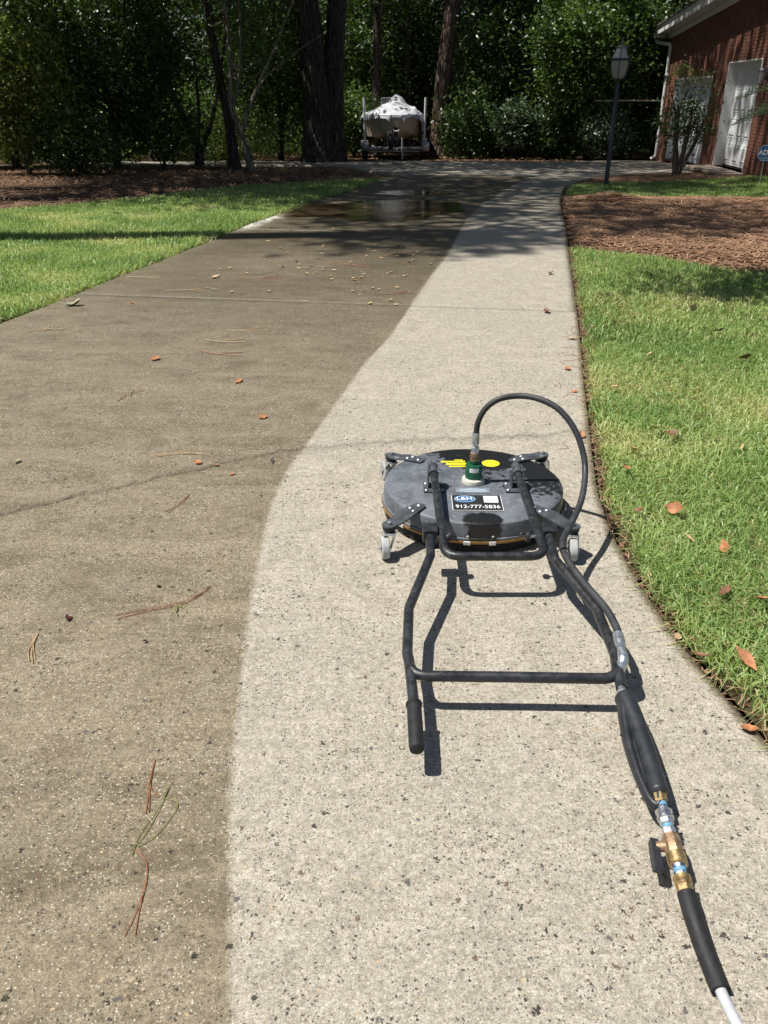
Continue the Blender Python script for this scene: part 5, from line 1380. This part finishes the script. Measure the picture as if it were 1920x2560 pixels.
# Spanish moss hanging from the tall tree right of the pine
b = gp(4.1, 33.6)
mt = tree('moss_hung_tree', 'tall tree hung with grey moss right of the reddish pine', b, up(b, (0.0, 0, 2.0), (-0.2, 0, 4.5), (-0.3, 0, 9), (-0.2, 0, 13)), 0.2, 0.12, 'bark_oak', 'leaf_dark',
          [((3.6, 33.0, 11.5), (3.4, 3.0, 2.4), 90, 22, 0.5, 0.30), ((3.9, 33.0, 5.9), (2.2, 1.2, 0.9), 40, 36, 0.3, 0.14)], 51, nb=14, br=0.06)
r_ = np.random.default_rng(52)
for k in range(7):
    cx_ = r_.uniform(2.9, 4.9); cy_ = r_.uniform(31.6, 32.8); n_ = 420
    ztop = r_.uniform(4.9, 5.8); ln = r_.uniform(1.6, 2.9)
    u = r_.uniform(0, 1, n_)
    P = np.stack([cx_ + r_.normal(0, 0.16, n_) * (1 - 0.6 * u), cy_ + r_.normal(0, 0.12, n_) * (1 - 0.6 * u), ztop - u * ln], -1) - np.array(b)
    V, q = leaf_quads(P, r_.uniform(0.15, 0.32, n_), r_, 0.14, 0.0, 6.0)
    tag(link('hanging_moss', np_mesh('hanging_moss', V, q, attrs={'tint': np.repeat(r_.uniform(0, 1, n_), 4)}), 'moss', mt), kind='stuff')

# one mass of deeper woods that nobody could count
r_ = np.random.default_rng(77)
C = np.stack([r_.uniform(-24, 22, 2000), r_.uniform(37.5, 45, 2000), 9.0 * r_.uniform(0, 1, 2000) ** 1.2 - 0.2], -1)
tag(crown('deep_woods', 'leaf_dark', None, (0, 0, 0), C, 52, 0.55, 0.34, 78), 'deep dark woodland mass closing the view behind the nearer trees', 'woods', kind='stuff')
C = np.stack([r_.uniform(-16, 13, 900), r_.uniform(29.8, 37, 900), 1.9 * r_.uniform(0, 1, 900) ** 1.3 - 0.3], -1)
C = np.concatenate([C, np.stack([r_.uniform(-16, -4.5, 320), r_.uniform(26.0, 30, 320), 1.6 * r_.uniform(0, 1, 320) ** 1.4 - 0.2], -1)])
C = C[~((np.abs(C[:, 0] - 0.4) < 1.6) & (C[:, 1] < 34.0))]
tag(crown('undergrowth', 'leaf_mid', None, (0, 0, 0), C, 46, 0.30, 0.17, 80), 'leafy undergrowth filling the woods between the trunks', 'undergrowth', kind='stuff')
C = np.stack([r_.uniform(-36, -15, 620), r_.uniform(6, 38, 620), 9.0 * r_.uniform(0, 1, 620) ** 1.2 - 0.2], -1)
tag(crown('side_woods', 'leaf_dark', None, (0, 0, 0), C, 46, 0.6, 0.38, 81), 'dark woodland mass beyond the left edge of the lawn', 'woods', kind='stuff')
C = np.stack([r_.uniform(-22, 20, 420), r_.uniform(29, 44, 420), r_.uniform(7.0, 17, 420)], -1)
C = C[~in_gap(C)]
tag(crown('high_canopy', 'leaf_dark', None, (0, 0, 0), C, 34, 0.75, 0.38, 79), 'high woodland canopy above the picture', 'woods', kind='stuff')

# tall trees on the left, out of the picture, that throw the shade over the drive
b = gp(-9.3, 9.9)
tree('pine_tree', 'tall pine left of the picture whose trunk shadow crosses the drive', b, up(b, (0, 0, 5), (0.1, 0, 11), (0.1, 0, 19.5)), 0.40, 0.24, 'bark_pine', 'needle',
     [((-9.0, 9.3, 19.6), (1.3, 1.0, 1.3), 26, 30, 0.30, 0.30)], 91, nb=10, br=0.06, flare=0.2, special=True)
b = gp(-8.4, 14.9)
tree('live_oak', 'spreading oak left of the picture shading the back of the left lawn', b, up(b, (0, 0, 3), (0.2, 0.1, 6), (0.6, 0.2, 9)), 0.36, 0.2, 'bark_oak', 'leaf_dark',
     [((-6.6, 16.2, 8.6), (4.8, 3.4, 2.4), 200, 26, 0.42, 0.26), ((-6.4, 19.2, 5.4), (4.2, 2.6, 0.7), 150, 30, 0.32, 0.22)], 92, nb=20, br=0.10)  # second, low crown is added above the view to block skylight
b = gp(-10.2, 16.6)
tree('pine_tree', 'second tall pine left of the picture', b, up(b, (0, 0, 5), (0.3, 0, 10), (0.6, 0, 17)), 0.30, 0.16, 'bark_pine', 'needle',
     [((-7.0, 15.2, 15.5), (3.8, 2.9, 2.6), 95, 26, 0.42, 0.30), ((-4.0, 11.25, 15.0), (4.2, 1.9, 1.8), 125, 26, 0.36, 0.26)], 93, nb=20, br=0.08)
b = gp(-11.0, 20.4)
tree('pine_tree', 'third tall pine left of the picture', b, up(b, (0, 0, 5), (0.3, 0, 10), (0.6, 0, 20)), 0.30, 0.16, 'bark_pine', 'needle',
     [((-8.8, 20.2, 9.5), (4.8, 2.5, 2.0), 230, 26, 0.42, 0.28), ((-6.2, 17.8, 18.5), (5.0, 3.6, 3.0), 150, 26, 0.42, 0.30), ((-2.4, 17.0, 17.5), (3.8, 3.0, 2.2), 100, 26, 0.40, 0.28)], 94, nb=20, br=0.08)
b = gp(-6.9, 27.5)
tree('live_oak', 'oak behind the left woods with a wide high crown', b, up(b, (0, 0, 3), (0.2, 0, 7), (0.6, 0, 12)), 0.34, 0.2, 'bark_oak', 'leaf_dark',
     [((-5.5, 23.5, 10.0), (5.5, 3.6, 2.6), 210, 26, 0.45, 0.28), ((0.5, 22.0, 14.5), (4.8, 3.4, 2.4), 125, 26, 0.42, 0.28)], 95, nb=22, br=0.10)
b = gp(5.6, 7.5)
tree('ornamental_tree', 'small leaning tree right of the picture shading a patch of the right lawn', b, up(b, (-0.3, 0, 1.6), (-1.0, 0, 2.9), (-2.0, 0, 3.8)), 0.09, 0.04, 'bark_pale', 'leaf_mid',
     [((2.5, 7.3, 4.0), (2.3, 0.85, 0.55), 120, 34, 0.17, 0.13), ((4.6, 7.6, 4.3), (1.6, 1.0, 0.7), 50, 34, 0.2, 0.13)], 96, nb=12, br=0.03, special=True)

# small multi-stem tree in the bed by the garage
MX, MY = 6.35, 19.1
b = gp(MX, MY)
t = tree('crape_myrtle', 'small pruned tree with smooth tan stems in front of the far garage door', b, up(b, (-0.06, 0, 0.35), (-0.12, 0, 0.8), (-0.16, 0, 1.35)), 0.075, 0.045, 'bark_pale', 'leaf_dark',
     [((MX + 0.05, MY, 1.05), (0.62, 0.45, 0.45), 60, 24, 0.13, 0.085), ((MX, MY, 1.75), (0.60, 0.4, 0.32), 26, 12, 0.12, 0.075)], 97, nb=12, br=0.012,
     extra_stems=[(up(b, (0.06, 0, 0.4), (0.10, 0, 0.85), (0.13, 0, 1.36)), 0.062, 0.04), (up(b, (0.14, 0, 0.35), (0.32, 0, 0.8), (0.46, 0, 1.28)), 0.05, 0.032), (up((b[0] - 0.12, b[1], b[2] + 0.8), (-0.1, 0, 0.5), (-0.2, 0, 0.8), (-0.3, 0, 1.0)), 0.018, 0.008)], flare=0.3)
C = clumps((MX - 0.25, MY, 1.95), (0.42, 0.3, 0.18), 14, np.random.default_rng(98))
tag(crown('young_shoots', 'leaf_yellow', t, b, C, 12, 0.07, 0.075, 99), kind='stuff')

# palm beyond the right edge, its fronds reach into the picture
PX, PY = 6.55, 13.0
PL = empty('palm', (PX, PY, zs(PX, PY)), 'feather palm at the right edge with thin dark fronds', 'palm')
PO = (PX, PY, zs(PX, PY))
mb = MB(PO); mb.tube([(PX, PY, -0.1), (PX + 0.03, PY, 0.6), (PX, PY, 1.45)], [0.20, 0.18, 0.16], 14); mb.build('trunk', 'bark_oak', PL, 60)
r_ = np.random.default_rng(111)
for k, (az, el, L) in enumerate(((188, 52, 1.5), (172, 32, 1.45), (200, 24, 1.42), (160, 60, 1.5), (215, 45, 1.4), (181, 8, 1.36), (240, 40, 1.4), (120, 45, 1.4), (80, 40, 1.4), (20, 45, 1.5), (-30, 40, 1.5), (-70, 40, 1.4), (150, 5, 1.3), (205, 72, 1.5))):
    a, e = math.radians(az), math.radians(el)
    pts = []
    for j in range(15):
        t_ = j / 14
        pts.append(Vector((PX, PY, 1.45)) + Vector((math.cos(a) * math.cos(e), math.sin(a) * math.cos(e), math.sin(e))) * L * t_ + Vector((math.cos(a) * 0.25, math.sin(a) * 0.25, -0.75)) * t_ * t_ * (0.55 if el < 20 else 0.95))
    fm = MB(PO); fm.tube(pts, list(np.linspace(0.014, 0.004, 15)), 5)
    fr_ = fm.build('frond', 'palm', PL)
    V, q = [], []
    for j in range(2, 60):
        t_ = j / 60
        f_ = t_ * 14; i0 = min(int(f_), 13); p = pts[i0].lerp(pts[i0 + 1], f_ - i0)
        T = (pts[i0 + 1] - pts[i0]).normalized(); S = T.cross(Vector((0, 0, 1))).normalized(); U = S.cross(T)
        for s_ in (-1, 1):
            dirv = (S * s_ * 0.75 + T * 0.55 + U * 0.35 + Vector(r_.normal(0, 0.06, 3))).normalized()
            ll = 0.42 * math.sin(math.pi * (0.12 + 0.85 * t_)) ** 0.7
            w_ = T * 0.006
            b0 = len(V)
            m_ = p + dirv * ll * 0.55; e_ = p + dirv * ll + Vector((0, 0, -0.05))
            V += [tuple(x_ - Vector(PO)) for x_ in (p - w_, p + w_, m_ + w_, m_ - w_, e_)]
            q += [(b0, b0 + 1, b0 + 2, b0 + 3), (b0 + 3, b0 + 2, b0 + 4)]
    me = bpy.data.meshes.new('leaflets'); me.from_pydata(V, [], q); me.attributes.new('tint', 'FLOAT', 'POINT').data.foreach_set('value', np.repeat(r_.uniform(0, 1, len(V) // 5), 5).astype(np.float32))
    link('leaflets', me, 'palm', fr_)

# ---------------------------------------------------------------- fallen leaves, needles and twigs on the drive and the lawn
def leaf_mesh(L, W, curl, seed, lobes=0):
    r_ = np.random.default_rng(seed)
    n = 11
    V, F = [], []
    for i in range(n):
        t_ = i / (n - 1)
        w = W * 0.5 * math.sin(math.pi * min(1, max(0, t_ ** 0.85))) * (1 + (0.28 * math.sin(t_ * math.pi * lobes) if lobes else 0))
        w = max(w, 0.0015)
        zc = curl * L * (4 * (t_ - 0.45) ** 2) + 0.004
        for s_, zz in ((-1, curl * L * 0.9), (0, 0.0), (1, curl * L * 0.7)):
            V.append(((t_ - 0.5) * L, s_ * w + 0.06 * L * math.sin(t_ * 2.5), zc + zz * (w / (W * 0.5)) + r_.normal(0, 0.0012)))
    for i in range(n - 1):
        for j in range(2): F.append((i * 3 + j, i * 3 + j + 1, (i + 1) * 3 + j + 1, (i + 1) * 3 + j))
    b = len(V)
    V += [(-0.5 * L, -0.0015, 0.004 + curl * L * 0.8), (-0.5 * L, 0.0015, 0.004 + curl * L * 0.8), (-0.72 * L, 0.004, 0.003)]
    F.append((b, b + 1, b + 2))
    me = bpy.data.meshes.new('leaf'); me.from_pydata(V, [], F)
    me.polygons.foreach_set('use_smooth', np.ones(len(F), bool))
    return me

LEAVES = [  # x, y, length, width, curl, material, label, z
    (-2.57, 6.80, 0.15, 0.075, 0.22, 'leaf_olive', 'large curled dry olive-tan leaf near the left edge of the drive', 0),
    (-2.11, 6.87, 0.07, 0.04, 0.10, 'leaf_orange', 'orange leaf just right of the large curled leaf on the drive', 0),
    (-1.51, 5.24, 0.075, 0.045, 0.16, 'leaf_orange', 'orange curled leaf alone on the left part of the grimy concrete', 0),
    (-0.89, 4.77, 0.085, 0.035, 0.08, 'leaf_orange', 'flat orange leaf near the edge of the washed strip', 0),
    (-0.66, 4.15, 0.060, 0.042, 0.14, 'leaf_orange', 'red-orange leaf on the grimy side above the crack', 0),
    (-1.61, 7.95, 0.09, 0.05, 0.18, 'leaf_tan', 'pale tan leaf in the sun beyond the first joint', 0),
    (-0.53, 3.56, 0.050, 0.018, 0.05, 'leaf_grey', 'narrow dark grey leaf beside the crack next to the washed strip', 0),
    (-1.05, 2.25, 0.032, 0.022, 0.08, 'leaf_dkred', 'small dark red leaf on the grimy concrete in the lower left', 0),
    (-0.80, 2.45, 0.022, 0.016, 0.15, 'leaf_brown', 'tiny brown curled leaf left of the needle bundle', 0),
    (-0.76, 2.12, 0.018, 0.012, 0.12, 'leaf_dkred', 'tiny maroon bud scale right of the small dark red leaf', 0),
    (-1.74, 3.55, 0.045, 0.022, 0.18, 'leaf_olive', 'small greenish leaf at the left edge of the picture by the crack', 0),
    (1.63, 8.13, 0.09, 0.04, 0.20, 'leaf_brown', 'brown curled leaf on the washed strip near the tree shadow', 0),
    (1.31, 6.56, 0.10, 0.05, 0.20, 'leaf_brown', 'brown leaf lying on the joint at the right of the washed strip', 0),
    (1.34, 5.74, 0.085, 0.035, 0.12, 'leaf_tan', 'long yellowish leaf at the right edge of the drive', 0),
    (1.17, 5.03, 0.070, 0.045, 0.07, 'leaf_orange', 'flat orange leaf on the washed strip near the right lawn', 0),
    (1.12, 4.58, 0.055, 0.030, 0.06, 'leaf_orange', 'smaller orange leaf nearer the hose arc on the washed strip', 0),
    (-0.88, 3.54, 0.045, 0.032, 0.14, 'leaf_orange', 'leftmost of three orange scraps in a row along the crack', 0),
    (-0.79, 3.51, 0.030, 0.022, 0.14, 'leaf_orange', 'middle one of three orange scraps in a row along the crack', 0),
    (-0.70, 3.41, 0.026, 0.018, 0.14, 'leaf_orange', 'rightmost of three orange scraps in a row along the crack', 0),
    (1.01, 3.88, 0.060, 0.042, 0.20, 'leaf_orange', 'orange curled leaf at the edge of the lawn beside the hose arc', 0.0),
    (1.20, 3.62, 0.075, 0.035, 0.15, 'leaf_tan', 'light tan leaf standing in the grass right of the hose arc', 0.045),
    (1.10, 3.39, 0.060, 0.035, 0.15, 'leaf_orange', 'upright orange leaf in the grass level with the cleaner deck', 0.045),
    (1.20, 2.99, 0.075, 0.055, 0.22, 'leaf_orange', 'large crumpled orange-brown leaf in the right lawn', 0.05),
    (1.74, 3.64, 0.080, 0.035, 0.12, 'leaf_tan', 'tan leaf far right in the lawn level with the hose arc', 0.05),
    (1.05, 2.98, 0.050, 0.030, 0.2, 'leaf_brown', 'dark brown leaf sunk in the grass near the drive edge', 0.035),
    (1.17, 2.73, 0.060, 0.022, 0.1, 'leaf_tan', 'slim tan leaf in the lawn below the large crumpled leaf', 0.045),
    (1.29, 2.67, 0.070, 0.040, 0.12, 'leaf_orange', 'smooth orange-brown leaf in the right lawn', 0.05),
    (1.16, 2.35, 0.085, 0.032, 0.10, 'leaf_brown', 'long pinkish-brown leaf lying slantwise in the right lawn', 0.05),
    (1.28, 2.30, 0.060, 0.045, 0.2, 'leaf_orange', 'orange leaf at the right border of the picture in the lawn', 0.05),
    (0.93, 2.13, 0.040, 0.026, 0.2, 'leaf_tan', 'pale crumbled leaf at the lawn edge beside the spray gun', 0.01),
    (0.97, 2.02, 0.060, 0.028, 0.15, 'leaf_brown', 'upright brown leaf at the muddy lawn edge', 0.02),
    (1.09, 1.98, 0.085, 0.034, 0.12, 'leaf_orange', 'long orange leaf near the lower right lawn corner', 0.045),
    (1.00, 1.71, 0.050, 0.035, 0.2, 'leaf_orange', 'lowest orange leaf in the wet gap beside the drive', 0.0),
    (1.38, 3.88, 0.060, 0.040, 0.18, 'leaf_tan', 'pale leaf in the lawn, left one of a pair', 0.05),
    (1.44, 3.81, 0.070, 0.045, 0.20, 'leaf_brown', 'brown leaf in the lawn, right one of a pair', 0.05),
    (2.41, 5.80, 0.090, 0.045, 0.15, 'leaf_brown', 'brown leaf in the lawn just below the tree shadow', 0.055),
    (2.33, 5.12, 0.095, 0.05, 0.15, 'leaf_brown', 'brown leaf at the right of the sunny lawn', 0.055),
    (1.74, 5.20, 0.095, 0.035, 0.12, 'leaf_tan', 'slim tan leaf in the middle of the sunny right lawn', 0.055),
    (2.47, 6.50, 0.110, 0.06, 0.18, 'leaf_tan', 'pale leaf in the shaded patch of the right lawn', 0.055),
    (1.34, 4.54, 0.050, 0.045, 0.2, 'leaf_tan', 'round pale leaf scrap in the lawn near the drive edge', 0.05),
]
r_ = np.random.default_rng(131)
for i, (x, y, L, W, cu, mt_, lab, dz) in enumerate(LEAVES):
    o = link('fallen_leaf', leaf_mesh(L, W, cu, 500 + i, 3 if i % 7 == 0 else 0), mt_, None, (x, y, zs(x, y) + 0.002 + dz * 0.75), (r_.normal(0, 0.12) if dz == 0 else r_.normal(0, 0.6), r_.normal(0, 0.25), r_.uniform(0, 6.28)))
    tag(o, lab, 'leaf', 'fallen leaves')
# small scraps on the damp part of the drive
sm_meshes = [leaf_mesh(r_.uniform(0.035, 0.06), r_.uniform(0.022, 0.036), 0.14, 700 + k) for k in range(6)]
for m_ in sm_meshes: m_.materials.append(M['leaf_tan'])
k = 0
while k < 95:
    y = r_.uniform(6.7, 11.6); x = r_.normal(-0.35, 0.8)
    if x > XB(y) - 0.05 or x < XL(y) + 0.15: continue
    o = link('leaf_scrap', sm_meshes[k % 6], None, None, (x, y, 0.002), (r_.normal(0, 0.15), 0, r_.uniform(0, 6.28)))
    o.scale = (1, 1, 1)
    tag(o, 'small tan leaf scrap among many on the dark damp concrete', 'leaf', 'leaf scraps on the damp concrete'); k += 1

def needle_bundle(name, mat, paths, rad, label, cat='pine needles'):
    x, y = paths[0][0][0], paths[0][0][1]
    mb = MB((x, y, 0))
    for p in paths: mb.tube(curve([(q[0], q[1], q[2] if len(q) > 2 else 0.004) for q in p], 14), rad, 5)
    o = mb.build(name, mat, None, 60, (x, y, 0))
    return tag(o, label, cat, 'needles and twigs on the drive')
needle_bundle('pine_needle_bundle', 'twig_brown', [[(-0.60, 1.605, 0.004), (-0.592, 1.52, 0.006), (-0.578, 1.425, 0.004)], [(-0.60, 1.603, 0.004), (-0.588, 1.51, 0.003), (-0.570, 1.428, 0.003)], [(-0.598, 1.54, 0.004), (-0.582, 1.50, 0.004), (-0.560, 1.475, 0.004)]], 0.0011,
              'straight red-brown pine needle bundle in the lower left')
needle_bundle('pine_needle_bundle', 'twig_green', [[(-0.54, 1.515, 0.005), (-0.556, 1.43, 0.006), (-0.575, 1.36, 0.004), (-0.577, 1.30, 0.003)], [(-0.54, 1.512, 0.004), (-0.55, 1.42, 0.004), (-0.566, 1.35, 0.003), (-0.585, 1.315, 0.003)],
              [(-0.541, 1.47, 0.005), (-0.51, 1.46, 0.004), (-0.508, 1.43, 0.004), (-0.535, 1.36, 0.004), (-0.57, 1.325, 0.003)]], 0.0010, 'looping green pine needles in the lower left')
needle_bundle('pine_needle_bundle', 'twig_brown', [[(-0.572, 1.318, 0.004), (-0.537, 1.28, 0.004), (-0.525, 1.22, 0.004), (-0.528, 1.16, 0.004), (-0.537, 1.10, 0.003)], [(-0.525, 1.23, 0.004), (-0.522, 1.16, 0.003), (-0.515, 1.10, 0.003)]], 0.0010,
              'long thin brown needle pair at the bottom left, below the green needles')
needle_bundle('pine_needle_bundle', 'twig_brown', [[(-0.90, 2.27, 0.004), (-0.80, 2.305, 0.006), (-0.70, 2.34, 0.006), (-0.64, 2.40, 0.005), (-0.612, 2.45, 0.004)], [(-0.88, 2.255, 0.003), (-0.78, 2.30, 0.004), (-0.68, 2.345, 0.004), (-0.62, 2.43, 0.004)]], 0.0014,
              'bent red-brown needle bundle beside the washed strip')
needle_bundle('lichen_twig', 'twig_green', [[(-0.715, 2.335, 0.004), (-0.70, 2.30, 0.010), (-0.715, 2.28, 0.004)], [(-0.70, 2.33, 0.004), (-0.68, 2.305, 0.012), (-0.665, 2.29, 0.004)], [(-0.70, 2.325, 0.004), (-0.705, 2.29, 0.014), (-0.69, 2.265, 0.004)]], 0.0016,
              'tuft of pale green lichen by the bent needle bundle', 'twig')
needle_bundle('pine_needle_bundle', 'twig_straw', [[(-1.12, 2.17, 0.004), (-1.105, 2.08, 0.006), (-1.075, 2.01, 0.004)], [(-1.118, 2.165, 0.004), (-1.115, 2.08, 0.005), (-1.09, 2.02, 0.004)], [(-1.125, 2.15, 0.004), (-1.10, 2.08, 0.004), (-1.075, 2.03, 0.004)]], 0.0014,
              'straw-coloured needle bundle at the left edge of the picture')
needle_bundle('pine_needle_bundle', 'twig_straw', [[(-1.11, 3.63, 0.004), (-1.00, 3.655, 0.008), (-0.86, 3.64, 0.004)], [(-1.12, 3.61, 0.004), (-1.00, 3.645, 0.005), (-0.88, 3.655, 0.004)]], 0.0020, 'long straw-coloured needle bundle just above the crack')
needle_bundle('pine_needle_bundle', 'twig_brown', [[(-0.85, 3.20, 0.004), (-0.86, 3.12, 0.006), (-0.90, 3.02, 0.004)], [(-0.85, 3.19, 0.004), (-0.875, 3.10, 0.004), (-0.915, 3.03, 0.004)]], 0.0014, 'short red-brown needle bundle just below the crack')
r_ = np.random.default_rng(151)
for i, (x, y, L, a, mt_, lab) in enumerate(((-1.13, 5.69, 0.30, -0.2, 'twig_straw', 'straw twig right of the orange leaf in mid drive'), (-1.10, 5.37, 0.34, -0.35, 'twig_brown', 'forked brown twig in mid drive with a pale end'),
        (-1.17, 7.91, 0.42, 0.03, 'twig_brown', 'long brown twig across the sunny part beyond the first joint'), (-1.47, 4.51, 0.22, 1.1, 'twig_straw', 'forked straw twig on the left of the grimy concrete'),
        (-1.01, 5.99, 0.32, 0.05, 'twig_straw', 'straight straw twig above the two mid-drive twigs'), (-2.52, 5.97, 0.28, 0.35, 'twig_straw', 'pale twig near the left edge of the picture'),
        (-1.77, 7.36, 0.36, 0.0, 'twig_straw', 'pale straight twig lying just beyond the first joint at left'), (-2.30, 7.95, 0.34, -0.2, 'twig_straw', 'bent pale twig close to the left lawn'),
        (-1.56, 7.43, 0.16, -0.7, 'leaf_olive', 'short pale fork of bark beyond the first joint'), (0.10, 7.25, 0.30, 0.1, 'twig_brown', 'brown needle near the washed strip beyond the first joint'),
        (-0.35, 8.6, 0.45, -0.5, 'twig_brown', 'brown twig among the leaf scraps'), (0.1, 9.2, 0.5, 0.8, 'twig_straw', 'straw twig in the sun among the leaf scraps'))):
    d = Vector((math.cos(a), math.sin(a), 0)); s_ = Vector((-d.y, d.x, 0)); c = Vector((x, y, 0.006))
    ps = [[tuple(c - d * L / 2), tuple(c + s_ * r_.normal(0, 0.02) + Vector((0, 0, 0.004))), tuple(c + d * L / 2)]]
    ps.append([tuple(c), tuple(c + d * L * 0.2 + s_ * 0.03 * L / 0.2), tuple(c + d * L * 0.38 + s_ * 0.05 * L / 0.2)])
    needle_bundle('twig', mt_, ps, 0.0028, lab, 'twig')
paths = []
for k in range(16):
    y = r_.uniform(3.6, 6.4); x = XR(y) - abs(r_.normal(0.0, 0.10)); a = r_.uniform(0, 3.14); L = r_.uniform(0.08, 0.2)
    paths.append((x, y, a, L))
for i, (x, y, a, L) in enumerate(paths):
    d = Vector((math.cos(a), math.sin(a), 0)); c = Vector((x, y, 0.005)); s_ = Vector((-d.y, d.x, 0))
    needle_bundle('pine_needle', 'twig_brown', [[tuple(c - d * L / 2), tuple(c + s_ * r_.normal(0, 0.02)), tuple(c + d * L / 2)]], 0.0012, 'thin red-brown needle strayed onto the right edge of the washed strip')
